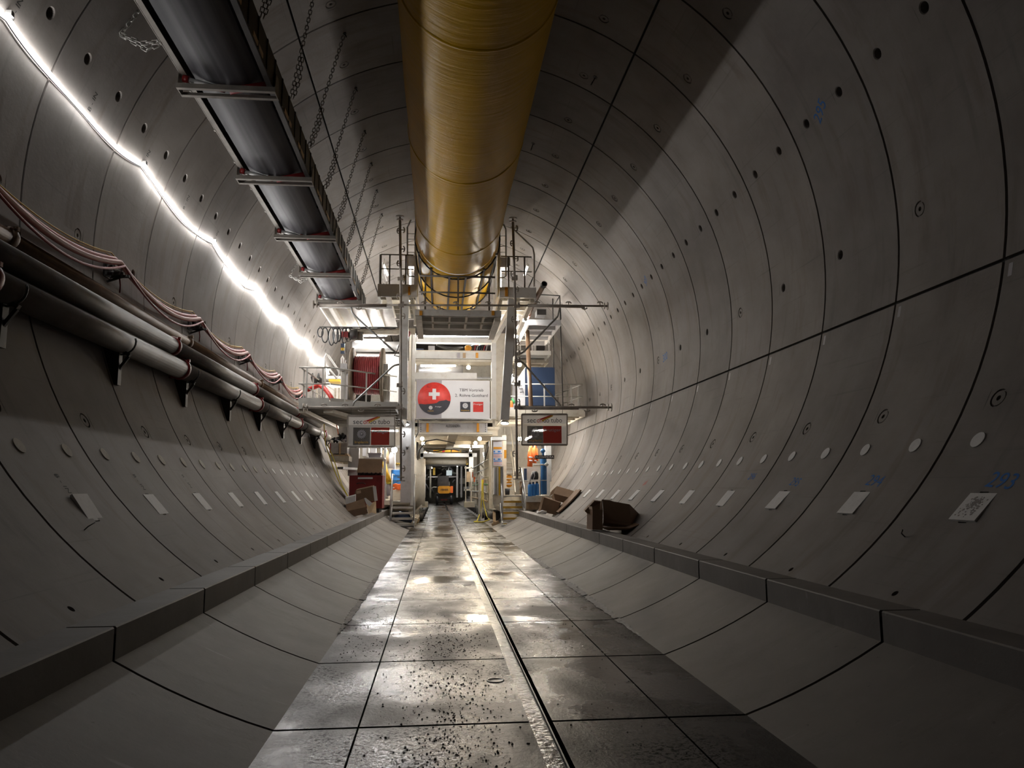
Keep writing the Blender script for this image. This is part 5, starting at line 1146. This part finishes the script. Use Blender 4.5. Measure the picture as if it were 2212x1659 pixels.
c1 = at(1173, 974, 31.3); mb = MB(); mb.lathe(c1+Vector((0, .08, 0)), (0, -1, 0), [(0, 0), (.09, .0), (.1, .05), (.07, .11), (0, .12)], 16); mb.tube([c1, c0+Vector((0, 0, 1.5))], .04, 8); mb.build('valve_cap', M['cyl'], t)
for i, x in enumerate((1145, 1152, 1160)):
    c = at(x, 1071+(1-i)*1.0, 30.9+.1*i); t = thing('water_bottle', ('big blue water bottle beside the gas cylinder, left of three', 'big blue water bottle beside the gas cylinder, middle of three', 'big blue water bottle beside the gas cylinder, right of three')[i], 'bottle', c, 'blue water bottles')
    mb = MB(); mb.lathe(c, (0, 0, 1), [(0, 0), (.085, 0), (.09, .02), (.09, .2), (.083, .22), (.09, .24), (.09, .42), (.06, .47), (.035, .49)], 18); mb.build('body', M['lblue'], t)
    mb = MB(); mb.lathe(c+Vector((0, 0, .48)), (0, 0, 1), [(.045, 0), (.05, .02), (.05, .07), (0, .08)], 12); mb.build('cap', M['blue'], t)
c = at(1155, 1036, 31.0); t = thing('rucksack', 'black rucksack standing above the blue water bottles', 'bag', c)
mb = MB(); mb.lathe(c, (0, 0, 1), [(0, 0), (.14, 0), (.16, .08), (.15, .24), (.1, .33), (0, .35)], 14); mb.build('sack', M['black'], t)
mb = MB(); mb.tube([c+Vector((-.1, -.15, .28)), c+Vector((-.18, -.16, .1)), c+Vector((-.22, -.12, -.12))], .02, 6); mb.tube([c+Vector((-.05, -.15, .3)), c+Vector((-.02, -.17, .15)), c+Vector((-.08, -.15, .0))], .018, 6); mb.build('strap', M['bgrey'], t)
for i, (x, lab) in enumerate(((1147, 'orange hi-vis jacket with white bands hanging left of the gas cylinder, outer one'), (1156, 'orange hi-vis jacket with white bands hanging left of the gas cylinder, inner one'))):
    c = at(x, 962, 31.9+.1*i); t = thing('hi_vis_jacket', lab, 'jacket', c, 'hanging hi-vis jackets')
    z1 = at(x, 1008-8*i, 31.9).z; mb = MB(); mb.tube([c, c+Vector((0, 0, -.12)), c+Vector((-.03, 0, -.5)), Vector((c.x-.06, c.y, z1))], [.04, .085, .095, .11], 12); mb.tube([c+Vector((-.06, -.04, -.12)), c+Vector((-.12, -.05, -.4)), c+Vector((-.12, -.05, -.66))], .035, 8); mb.tube([c+Vector((.06, -.04, -.12)), c+Vector((.09, -.05, -.4)), c+Vector((.08, -.05, -.66))], .035, 8); mb.build('cloth', M['orange'], t)
    mb = MB()
    for f in (.42, .54): mb.tube([c+Vector((-.03, 0, -f*1.15)), c+Vector((-.033, 0, -f*1.15-.045))], .105, 14)
    mb.build('reflective_band', M['sheet'], t)
t = thing('name_sign', 'small black sign reading ALESSANDRA across the blue gas cylinder', 'sign', at(1177, 987, 31.0))
mb = MB(); mb.px(1156, 983.4, 1197, 991.2, 31.0, .02); mb.build('board', M['black'], t)
mb = MB(); text_on(mb, 'ALESSANDRA', .12, at(1176.5, 987.2, 30.99), (1, 0, 0), (0, 0, 1), 0, 39*31/FPX); mb.build('lettering', M['sheet'], t)
t = thing('notice_board', 'white notice board full of blue safety symbols on the right portal column', 'board', at(1076, 990, PY+.2))
mb = MB(); mb.px(1065.5, 951, 1084.5, 1006, PY+.24, .04); mb.build('panel', M['sheet'], t)
mb = MB(); mb.px(1066, 965.5, 1084, 970, PY+.225, .012); mb.build('orange_band', M['dorange'], t)
mb = MB(); mb.px(1062, 944, 1094, 951, PY-.1, .35); mb.build('canopy', M['white'], t)
mb = MB(); 
for r_, y in enumerate((975.5, 979.5, 983, 986.5, 992, 996, 999.5, 1003)):
    for k in range(6):
        if r_ in (0, 4) and k not in (0, 3, 4): continue
        mb.disc(at(1067.8+3*k, y, PY+.238), (0, -1, 0), (.036 if r_ in (0, 4) else .026 if r_ in (1, 5) else .016), .006, 10, 0 if r_ in (0, 1, 4, 5) else 1)
o = mb.build('safety_symbols', [M['lblue'], M['lred']], t); o['kind'] = 'stuff'
mb = MB(); mb.px(1089, 972, 1094, 990, PY-.05, .05); tag(mb.build('phone_handset', M['dorange']), 'orange handset hanging right of the notice board', 'phone')
t = thing('document_rack', 'rack of grey panels below the notice board beside the right staircase', 'rack', at(1078, 1068, 30.9))
for i in range(6):
    mb = MB(); mb.px(1067+3.6*i, 1010-.5*i, 1069.6+3.6*i, 1068+.6*i, 31.3-.05*i, .3); mb.build('panel', M[('sheet', 'galv', 'sheet', 'hyellow', 'galv', 'bgrey')[i]], t)
mb = MB(); mb.px(1064, 1068, 1088, 1090, 31.5, .3); mb.build('base', M['cream'], t)
t = thing('electrical_box', 'grey cabinet with an open front behind the blue water bottles', 'cabinet', at(1140, 1066, 32.3))
mb = MB(); mb.px(1131, 1009, 1166, 1066, 32.4, .5); mb.build('body', M['rail'], t)
mb = MB(); mb.px(1132, 1012, 1138, 1038, 32.38, .02); mb.build('display', M['blue'], t)
t = thing('cardboard_box', 'upright open cardboard box on the right stair landing', 'box', at(1127, 1068, 31.6))
mb = MB(); mb.px(1124, 1040, 1131, 1068, 31.7, .35); mb.build('body', M['card'], t)
mb = MB(); p = at(1131, 1038, 31.7); q = at(1121, 1057, 31.6); mb.hexa([q, q+Vector((.04, 0, 0)), at(1125, 1058, 31.9), at(1124, 1058, 31.9), at(1129, 1037, 31.7), p, at(1131, 1040, 32.1), at(1129, 1040, 32.1)]); mb.build('flap', M['cardin'], t)
t = thing('black_bin', 'small black bucket on the right stair landing', 'bucket', at(1096, 1066, 31.6)); c = at(1096, 1069, 31.9)
mb = MB(); mb.lathe(c, (0, 0, 1), [(0, 0), (.09, 0), (.11, .26), (.1, .26), (.085, .02), (0, .02)], 14); mb.build('body', M['black'], t)
for i, (y, lab) in enumerate(((1046, 'orange drum on the inner staircase, lower one'), (1032, 'orange drum on the inner staircase, upper one'))):
    c = at(1100, y, 34.2); mb = MB(); mb.lathe(c, (0, 1, 0), [(0, 0), (.13, 0), (.14, .03), (.14, .25), (0, .26)], 16); tag(mb.build('orange_drum', M['dorange']), lab, 'drum')
# yellow hose in the lane at the right
t = thing('yellow_hose', 'yellow hose hanging on a cream frame and looped on the floor right of the lane', 'hose', at(1033, 1118, 37))
fl_ = [Vector((1.15, 36.6, .03)), Vector((1.55, 36.2, .03)), Vector((1.9, 36.8, .12))]
mb = MB(); mb.tube([Vector((1.62, 38.2, 2.0)), Vector((1.60, 38.0, 1.2)), Vector((1.5, 37.6, .45)), Vector((1.32, 37.0, .06))]+fl_+[Vector((1.78, 37.2, .3)), Vector((1.66, 37.8, .9)), Vector((1.66, 38.2, 2.0))], .026, 8); mb.build('hose_line', M['yellow'], t)
mb = MB()
for x in (1.6, 1.95): mb.beam((x, 38.35, .1), (x, 38.35, 2.05), .05, .05)
for z in (1.15, 2.05): mb.beam((1.6, 38.35, z), (1.95, 38.35, z), .05, .05)
mb.build('hose_frame', M['cream'], t)
t = thing('guard_panel', 'narrow grey sheet panel standing at the right edge of the lane', 'panel', (1.6, 37.2, 0))
mb = MB(); mb.bb((1.42, 37.4, .02), (1.5, 37.9, 2.25)); mb.build('sheet', M['galv'], t)
t = thing('rail_bogie', 'dark running gear lying under the cream housing right of the lane', 'machine', (2.0, 35, .3))
mb = MB(); mb.tube([(1.95, 33.4, .42), (1.9, 35.8, .38)], .2, 16); mb.build('roller', M['dark'], t)
mb = MB(); mb.beam((2.05, 33, .66), (2.05, 36.5, .62), .5, .06); mb.build('plate', M['olive'], t)
t = thing('cream_bracket', 'cream steel bracket on the invert in front of the running gear', 'bracket', (1.8, 33, .1))
mb = MB(); mb.beam((1.85, 33.2, .55), (1.82, 32.6, .12), .12, .2); mb.beam((1.7, 32.5, .06), (2.0, 32.5, .2), .14, .12); mb.build('arm', M['wood'], t)
t = thing('lane_rollers', 'cream roller frames at the left edge of the lane behind the staircase', 'machine', (-1.6, 36, .1))
for i in range(4):
    mb = MB(); y = 34.2+1.4*i; mb.box((-1.62, y, .22), (.36, .5, .3), Matrix.Rotation(radians(18), 3, 'Y')); mb.build('frame', M['cream'], t)
    mb = MB(); mb.disc((-1.5, y, .2), (1, 0, .3), .13, .08, 16); mb.build('roller', M['wood'], t)

# ------------------------------------------------------------------ left side below the banner
def hull(name, label, front, back, Yf, Yb, m='card', cat='box', extra=()):
    # closed box from its near face and its far face, corners given clockwise from top left as (x, y, depth offset)
    t = thing(name, label, cat, at(front[2][0], front[2][1], Yf)); f = [at(p[0], p[1], Yf+(p[2] if len(p) > 2 else 0)) for p in front]; b = [at(p[0], p[1], Yb+(p[2] if len(p) > 2 else 0)) for p in back]
    mb = MB(); mb.hexa([f[3], f[2], b[2], b[3], f[0], f[1], b[1], b[0]]); mb.build('body', M[m], t)
    for nm, mm, pts, Y in extra:
        mb = MB(); P = [at(p[0], p[1], Y+(p[2] if len(p) > 2 else 0)) for p in pts]; nn = (P[1]-P[0]).cross(P[2]-P[0]).normalized()*.012; mb.prism(P, nn); mb.build(nm, M[mm], t)
    return t
RYc = 29.6
t = thing('red_container', 'dark red steel container on the left curb behind the cardboard boxes', 'container', at(790, 1082, RYc))
p, q = at(755.5, 1027, RYc), at(825, 1082, RYc); q.z = .86
mb = MB(); mb.bb((p.x, RYc, q.z), (q.x, RYc+1.3, p.z-.03)); mb.build('body', M['red'], t)
mb = MB()
for x in (p.x+.02, q.x-.02): mb.bb((x-.03, RYc-.015, q.z), (x+.03, RYc, p.z))
mb.bb((p.x-.01, RYc-.02, p.z-.06), (q.x+.01, RYc+1.32, p.z)); mb.build('rim', M['red'], t)
mb = MB(); mb.px(773, 1031, 805, 1034.6, RYc-.03, .015); mb.build('white_label', M['sheet'], t)
mb = MB(); mb.tube([at(770, 1045, RYc-.05), at(775, 1043.5, RYc-.06), at(786, 1043.5, RYc-.06), at(790, 1046, RYc-.05)], .016, 6); mb.build('handle', M['dark'], t)
mb = MB(); 
for x in (p.x+.2, q.x-.2): mb.bb((x-.1, RYc, .70), (x+.1, RYc+1.3, q.z))
mb.build('skids', M['dark'], t)
def cardbox(name, label, c, size, rot, flaps=(), mi='card', open_top=True):
    # box body with thin walls; flaps: (side, angle) sides: 0 -y 1 +x 2 +y 3 -x
    t = thing(name, label, 'box', c, None); R = Matrix.Rotation(rot[2], 3, 'Z') @ Matrix.Rotation(rot[1], 3, 'Y') @ Matrix.Rotation(rot[0], 3, 'X'); c = Vector(c); L, W, H = size; th = .012
    def T(x, y, z): return c + R @ Vector((x, y, z))
    mb = MB()
    def slab_(x0, x1, y0, y1, z0, z1): mb.hexa([T(x0, y0, z0), T(x1, y0, z0), T(x1, y1, z0), T(x0, y1, z0), T(x0, y0, z1), T(x1, y0, z1), T(x1, y1, z1), T(x0, y1, z1)])
    slab_(-L/2, L/2, -W/2, W/2, 0, th); slab_(-L/2, L/2, -W/2, -W/2+th, th, H); slab_(-L/2, L/2, W/2-th, W/2, th, H); slab_(-L/2, -L/2+th, -W/2+th, W/2-th, th, H); slab_(L/2-th, L/2, -W/2+th, W/2-th, th, H)
    if not open_top: slab_(-L/2, L/2, -W/2, W/2, H, H+th)
    mb.build('body', M['card'], t)
    for sd, an, ln in flaps:
        mb = MB(); ca, sa = cos(an), sin(an)
        if sd in (0, 2):
            s_ = -1 if sd == 0 else 1; pts = [(-L/2, s_*W/2, H), (L/2, s_*W/2, H), (L/2-.02, s_*(W/2+ln*sa), H+ln*ca), (-L/2+.02, s_*(W/2+ln*sa), H+ln*ca)]
        else:
            s_ = -1 if sd == 3 else 1; pts = [(s_*L/2, -W/2, H), (s_*L/2, W/2, H), (s_*(L/2+ln*sa), W/2-.02, H+ln*ca), (s_*(L/2+ln*sa), -W/2+.02, H+ln*ca)]
        P4 = [T(*p_) for p_ in pts]; nn = (P4[1]-P4[0]).cross(P4[3]-P4[0]).normalized()*.008
        mb.hexa([p_-nn for p_ in P4]+[p_ for p_ in P4]); mb.build('flap', M[mi], t)
    return t
t = thing('cardboard_box', 'brown cardboard box with raised lid on top of the red container', 'box', at(798, 1026, RYc+.5))
p, q = at(772, 990, RYc+.2), at(826, 1021, RYc+.2)
mb = MB(); mb.hexa([(p.x, RYc+.15, q.z), (q.x-.02, RYc+.15, q.z-.02), (q.x-.02, RYc+.17, q.z-.02), (p.x, RYc+.17, q.z), (p.x+.04, RYc+.4, p.z), (q.x, RYc+.4, p.z-.03), (q.x, RYc+.42, p.z-.03), (p.x+.04, RYc+.42, p.z)]); mb.build('lid', M['card'], t)
mb = MB(); mb.bb((p.x+.02, RYc+.2, at(800, 1027, RYc).z), (q.x-.04, RYc+1.0, q.z)); mb.build('tray', M['dark'], t)
for i in range(5):
    mb = MB(); x = p.x+.15+.16*i; mb.tube([(x, RYc+.2, q.z-.08), (x+.08, RYc+.15, q.z+.0), (x+.16, RYc+.2, q.z-.07)], .025, 6); mb.build('cable', M['black'], t)
Yb = 27.4
hull('cardboard_box', 'brown cardboard box lowest in the left pile with a white flap', [(750, 1104), (791, 1095), (795, 1109), (752, 1118)], [(746, 1090), (786, 1077), (792, 1100), (748, 1108)], Yb-.3, Yb+.1, extra=[('flap', 'foam', [(786.5, 1076), (790, 1075.5), (804.5, 1087), (798, 1094), (791, 1088)], Yb-.15), ('side', 'dark', [(735.5, 1107), (744.5, 1089.5), (747.5, 1093), (740, 1109)], Yb-.05), ('label', 'cardin', [(771, 1062), (771.5, 1062), (771.5, 1062.5), (771, 1062.5)], Yb+.3)])  # left side coloured dark, its shade put into the face
hull('cardboard_box', 'brown cardboard box with a pale end lying across the top of the left pile', [(769, 1059), (806, 1051), (809, 1083), (770, 1085)], [(772, 1056), (808, 1048), (812, 1080), (773, 1084)], Yb+.4, Yb+.85, extra=[('end_flap', 'foam', [(805, 1050.5), (812, 1050), (815.8, 1081), (809, 1083)], Yb+.38), ('label', 'cardin', [(769.5, 1061), (779, 1059), (780, 1065), (770, 1067)], Yb+.38), ('side', 'card', [(762, 1082), (768, 1059), (770, 1060), (768, 1083)], Yb+.42)])
hull('foam_tray', 'white tray box wedged in the left pile of cardboard', [(746, 1075.5), (768, 1070), (768, 1084), (747, 1090)], [(747, 1073), (769, 1067.5), (769, 1082), (748, 1088)], Yb+.15, Yb+.36, 'foam')
t = thing('cardboard_sheet', 'torn pale cardboard sheet at the right foot of the left box pile', 'sheet', (at(803, 1105, Yb).x, Yb, .8))
mb = MB(); P_ = [at(791, 1090, Yb-.1), at(812, 1083, Yb), at(813, 1110, Yb-.1), at(802, 1107, Yb-.25), at(796, 1111, Yb-.3)]; mb.prism(P_, (0, .02, 0)); mb.build('sheet', M['wood'], t)
t = thing('cardboard_sheet', 'dark cardboard sheet leaning on the wall left of the left box pile', 'sheet', (at(745, 1100, Yb).x, Yb, .9))
mb = MB(); mb.prism([at(736, 1104, Yb), at(748, 1088, Yb+.3), at(752, 1100, Yb), at(766, 1117, Yb-.3), at(756, 1117, Yb-.3)], (0, .015, 0)); mb.build('sheet', M['card'], t)
t = thing('plank', 'grey plank sticking out to the left above the red container', 'plank', at(750, 1013, 31))
mb = MB(); mb.beam(at(735, 1011, 30.6), at(776, 1014, 31.5), .3, .09); mb.build('board', M['galv'], t)
t = thing('block_pallet', 'stack of grey blocks strapped on a pallet below the pipe ends', 'pallet', at(730, 985, 30.5))
for i in range(2):
    mb = MB(); mb.px(713.5+19*i, 957, 731+19*i, 980, 30.5, .9); mb.build('block_stack', M['block'], t)
mb = MB(); mb.px(712, 982, 752, 985, 30.4, 1.1); mb.px(715, 979.6, 720, 982, 30.4, 1.1); mb.px(745, 979.6, 750, 982, 30.4, 1.1); mb.build('pallet', M['wood'], t)
mb = MB(); mb.px(732, 957, 736, 981, 30.45, .05); mb.build('strap', M['wood'], t)
mb = MB(); mb.px(712, 957, 714.5, 980, 30.48, .92); mb.build('red_edge', M['red'], t)
t = thing('pallet_deck', 'small cream deck carrying the pallet of grey blocks', 'platform', at(732, 990, 30.3))
p, q = at(713, 985.3, 30.2), at(754, 996, 30.2); plat(t, p.x, q.x, 30.2, 34, p.z, p.z-q.z, 'cream', 2)
mb = MB(); mb.px(752, 968, 775, 1028, 31.2, .3); mb.build('support_post', M['grey'], t)
t = thing('curved_panel', 'curved white sheet panel hanging under the pipe ends', 'panel', at(700, 965, 29.5))
mb = MB(); P1 = [at(690, 943, 29.3), at(696, 962, 29.3), at(704, 975, 29.3), at(713, 984, 29.3)]; P2 = [at(694, 944, 32), at(703, 963, 32), at(710, 975, 32), at(716, 982, 32)]
for i in range(3): mb.hexa([P1[i], P1[i+1], P2[i+1], P2[i]]+[v+Vector((.03, 0, .03)) for v in (P1[i], P1[i+1], P2[i+1], P2[i])])
mb.build('sheet', M['white'], t)
t = thing('hose_bundle', 'tangled heap of black hoses on top of the grey blocks', 'hose', at(735, 950, 30.6))
rn = random.Random(21)
for i in range(12):
    x, y = rn.uniform(722, 750), rn.uniform(938, 954); mb = MB(); mb.tube([at(x+rn.uniform(-7, 7), y+rn.uniform(-5, 5), 30.6+rn.uniform(0, .5)) for _ in range(4)], .045, 7); mb.build('hose', M['black' if i % 3 else 'bgrey'], t)
for k, (xs, lab) in enumerate((((699, 905), (703, 960), (720, 1010), (734, 1045), (752, 1073)), 'long yellow strap hanging from the pipes to the box pile, left one') if i_ == 0 else (((708, 960), (722, 995), (730, 1020), (738, 1046), (752, 1073)), 'long yellow strap hanging from the pipes to the box pile, right one') for i_ in range(2)):
    mb = MB(); mb.tube([at(x, y, 28.6) for x, y in xs], .018, 6); tag(mb.build('yellow_strap', M['yellow']), lab, 'strap', 'yellow hanging straps')
mb = MB(); mb.tube([at(727, 918, 29.5), at(731, 938, 29.8)], .016, 6); tag(mb.build('orange_strap', M['orange']), 'short orange strap tied to the pipe ends under the reel platform', 'strap')
t = thing('plastic_tub', 'grey plastic tub on the shelf behind the cardboard lid', 'tub', at(808, 987, 31.5))
mb = MB(); p = at(795, 988, 31.5); q = at(823, 988, 31.5); z1 = at(808, 980, 31.5).z; mb.hexa([(p.x+.03, 31.5, p.z), (q.x-.03, 31.5, p.z), (q.x-.03, 32, p.z), (p.x+.03, 32, p.z), (p.x, 31.47, z1), (q.x, 31.47, z1), (q.x, 32.03, z1), (p.x, 32.03, z1)]); mb.build('body', M['bgrey'], t)
mb = MB(); mb.bb((p.x-.02, 31.45, z1), (q.x+.02, 32.05, z1+.03)); mb.build('rim', M['bgrey'], t)
t = thing('storage_shelf', 'cream shelf frame carrying the grey plastic tub', 'shelf', at(800, 1000, 32))
mb = MB(); mb.bb((p.x-.1, 31.4, p.z-.06), (q.x+.15, 32.4, p.z)); mb.build('board', M['white'], t)
for x in (p.x-.1, q.x+.1):
    mb = MB(); mb.bb((x-.05, 32.3, 1.1), (x+.05, 32.4, p.z+.8)); mb.build('upright', M['white'], t)
mb = MB(); mb.px(783, 968, 797, 985, 33, .4); mb.px(800, 968, 812, 979, 33.5, .4); mb.build('white_panel', M['sheet'], t)
t = thing('yellow_raincoat', 'yellow raincoat hanging by the left handrail', 'coat', at(833, 1005, 33))
mb = MB(); mb.tube([at(829, 997, 33.2), at(830, 1003, 33.2), at(833, 1016, 33.1), at(836, 1032, 33.0), at(838, 1042, 33)], [.05, .10, .09, .09, .07], 12)
for k in range(4): mb.tube([at(828+1.5*k, 1001+k, 33.08), at(832+2*k, 1018+2*k, 32.98), at(836+3*k, 1036+1.5*k, 32.95)], [.03, .045, .04], 8)
mb.build('coat_body', M['ybag'], t)
mb = MB(); mb.tube([at(835, 1043, 33), at(846, 1042, 33)], .06, 8); mb.build('hem', M['yellow'], t)
t = thing('work_trousers', 'grey pink work trousers hanging below the yellow raincoat', 'trousers', at(840, 1060, 33))
mb = MB(); mb.tube([at(838, 1045, 33.1), at(839, 1058, 33.1), at(841, 1071, 33.1)], .1, 10); mb.build('leg', M['bgrey'], t)
mb = MB(); mb.tube([at(845, 1042, 33.1), at(844, 1056, 33.1), at(844, 1070, 33.1)], .06, 10); mb.build('leg', M['cable'], t)
t = thing('blue_barrel', 'blue plastic barrel behind the left staircase', 'barrel', at(860, 1047, 34.5)); c = at(859, 1047, 34.6); H = at(859, 1015, 34.6).z-c.z
mb = MB(); mb.lathe(c, (0, 0, 1), [(0, 0), (.27, 0), (.29, .03), (.29, H*.3), (.3, H*.32), (.29, H*.34), (.29, H*.62), (.3, H*.64), (.29, H*.66), (.29, H-.03), (.27, H), (0, H)], 24); mb.build('shell', M['lblue'], t)
t = thing('orange_rope', 'heap of orange rope and cloth in front of the blue barrel', 'rope', at(860, 1055, 33.9))
for i in range(9):
    mb = MB(); y = 1047+1.2*i; mb.tube([at(848, y+1, 33.9), at(854, y-1.2, 33.8), at(862, y+.5, 33.7), at(869, y-1.5, 33.8), at(875, y-2, 34)], .035, 7); mb.build('strand', M['orange'], t)
mb = MB(); mb.px(848, 1058, 876, 1080, 33.8, .6); mb.build('tray', M['cream'], t)
t = thing('coat_rail', 'white rail carrying the overalls behind the yellow raincoat', 'rail', at(840, 967, 34.8))
p, q = at(824, 967, 34.8), at(854, 967, 34.8); mb = MB(); mb.tube([p, q], .03, 8); mb.build('bar', M['white'], t)
for v in (p, q): mb = MB(); mb.tube([Vector((v.x, v.y, 1.1)), v], .03, 8); mb.build('post', M['white'], t)
t = thing('white_sheet_coat', 'white overall hanging under the round lamp by the left column', 'coat', at(848, 990, 34))
mb = MB(); mb.tube([at(846, 977, 34.5), at(846, 985, 34.5), at(847, 1000, 34.5), at(846, 1012, 34.5)], [.05, .13, .12, .14], 10); mb.build('cloth', M['sheet'], t)
t = thing('beige_overall', 'beige overall hanging behind the yellow raincoat', 'coat', at(833, 975, 34.5))
mb = MB(); mb.tube([at(833, 968, 34.8), at(833, 976, 34.8), at(835, 990, 34.8), at(836, 1002, 34.8)], [.05, .13, .12, .1], 10); mb.build('cloth', M['wood'], t)
bulb(at(852, 972, 33.2), 'white round lamp under the banner by the left column', .12, 'tube')
mb = MB(); mb.px(853, 1000, 869, 1005, 35.2, .3); t = thing('hazard_beam', 'yellow and black hazard beam above the blue barrel', 'beam', at(861, 1003, 35.2)); mb.build('bar', M['hyellow'], t)
for k in range(4): mb = MB(); p = at(854.5+4*k, 1004.4, 35.18); mb.beam(p, p+Vector((.06, 0, .07)), .01, .035); mb.build('stripe', M['black'], t)
t = thing('dark_tarpaulin', 'dark bag lying under the left staircase', 'bag', (-1.95, 31.9, .4))
mb = MB(); mb.tube([(-2.3, 31.9, .45), (-2.1, 31.9, .5), (-1.8, 31.9, .42), (-1.6, 31.9, .25)], [.06, .2, .2, .06], 10); mb.build('sack', M['blue'], t)

# ------------------------------------------------------------------ right side boxes on the curb
Yr = 26.2
hull('cardboard_box', 'brown cardboard box standing tilted on the right curb below another box', [(1172.5, 1073), (1209.5, 1086), (1203, 1113), (1164.5, 1104.5)], [(1177, 1072), (1212, 1085), (1206, 1110), (1170, 1102)], Yr, Yr+.5, extra=[('end_flap', 'cardin', [(1162.5, 1104), (1171.5, 1073), (1175.5, 1073.5), (1167.5, 1105)], Yr-.03)])
hull('cardboard_box', 'brown cardboard box with pale open flaps, upper one behind on the right curb', [(1196, 1066.5), (1239.5, 1077), (1234, 1090.5), (1199.5, 1081)], [(1203, 1050, .1), (1239.5, 1060.5, .1), (1238, 1084), (1203, 1076)], Yr+.55, Yr+.95, extra=[('end_flap', 'cardin', [(1186, 1072), (1192, 1060), (1203.5, 1049.5), (1200, 1056), (1196, 1066)], Yr+.6), ('end_flap', 'cardin', [(1190, 1074), (1196, 1066), (1199, 1080), (1197, 1081)], Yr+.55)])
t = thing('cardboard_sheet', 'flat dark cardboard leaning on the right wall under the tilted boxes', 'sheet', at(1230, 1090, 25.6))
mb = MB(); n = 8
for i in range(n):
    f0, f1 = i/n, (i+1)/n; A0, A1 = -52+11.0*f0, -52+11.0*f1
    mb.hexa([ring(A0, 25.6, TR-.05), ring(A1, 25.6, TR-.05), ring(A1, 26.6, TR-.05), ring(A0, 26.6, TR-.05), ring(A0, 25.6, TR-.09), ring(A1, 25.6, TR-.09), ring(A1, 26.6, TR-.09), ring(A0, 26.6, TR-.09)])
mb.build('sheet', M['card'], t)
t = thing('paper_scraps', 'crumpled pale paper beside the lower box on the right curb', 'paper', at(1155, 1098, Yr))
mb = MB(); mb.prism([(2.78, Yr-.1, .72), (3.1, Yr-.15, .72), (3.15, Yr+.1, .84), (2.95, Yr+.15, .86), (2.8, Yr+.1, .78)], (0, 0, .03)); mb.tube([(2.82, Yr-.14, .76), (2.95, Yr-.2, .82), (3.1, Yr-.16, .78)], .04, 7); mb.build('paper', M['foam'], t)
# near pile
Yn = 16.4
hull('cardboard_box', 'large dark brown cardboard box on top of the near pile on the right curb', [(1301.5, 1079), (1360, 1089.5), (1363, 1131), (1303.5, 1122)], [(1318, 1080), (1379.5, 1109), (1380, 1143), (1320, 1138)], Yn-.15, Yn+.4, extra=[('flap', 'card', [(1303.5, 1122), (1363, 1131.5), (1364, 1136), (1303, 1128)], Yn-.2), ('flap', 'card', [(1303, 1127), (1364, 1135), (1366, 1141), (1345, 1140), (1302, 1136)], Yn-.12), ('flap', 'card', [(1379.5, 1109, .38), (1394.5, 1106, .3), (1400, 1137, .2), (1379.5, 1143, .38)], Yn), ('flap', 'card', [(1301.5, 1079), (1297.5, 1087, .1), (1295, 1142, .1), (1302, 1143)], Yn-.14), ('flap', 'cardin', [(1283, 1129), (1294, 1116, .1), (1296, 1132, .1), (1284, 1131)], Yn+.02)])
cardbox('cardboard_box', 'narrow open cardboard box standing left in the near pile', (2.76, Yn-.1, .725), (.22, .45, .42), (0, radians(2), radians(4)), [(3, radians(5), .06)], 'cardin')
t = thing('cardboard_sheet', 'folded dark cardboard lid resting on top of the narrow open box', 'sheet', at(1283, 1095, Yn))
mb = MB(); P_ = [at(1263, 1104, Yn-.1), at(1284, 1082, Yn), at(1300, 1084, Yn+.1), at(1302, 1100, Yn), at(1290, 1111, Yn-.1), at(1268, 1109, Yn-.1)]; mb.prism(P_, (.02, .22, .02)); mb.build('sheet', M['card'], t)
for i in range(5):
    t = thing('cardboard_sheet', ('flattened cardboard sheet at the bottom of the near pile, %s from the top' % ORD[i]), 'sheet', at(1350, 1150, Yn), 'flattened cardboard of the near pile')
    mb = MB(); zz = .765-.014*i; xs = at(1296+3*i, 1145, Yn).x; xe = at(1412+(8 if i in (1, 3) else -3)*1.0+2*i, 1150, Yn).x
    xm = min(3.42, xe-.2); za = zz; zb = zz+.02+.13*(xe-xm)*2.2
    y0_, y1_ = Yn-.55+.06*i, Yn+.45-.05*(i % 2)
    mb.hexa([(xs, y0_+.1, za), (xm, y0_, za), (xm, y1_, za), (xs+.05, y1_, za), (xs, y0_+.1, za+.012), (xm, y0_, za+.012), (xm, y1_, za+.012), (xs+.05, y1_, za+.012)]); mb.hexa([(xm, y0_, za), (xe, y0_+.15, zb), (xe-.05, y1_-.1, zb), (xm, y1_, za), (xm, y0_, za+.012), (xe, y0_+.15, zb+.012), (xe-.05, y1_-.1, zb+.012), (xm, y1_, za+.012)]); mb.build('sheet', M['card' if i % 2 == 0 else 'wood'], t)
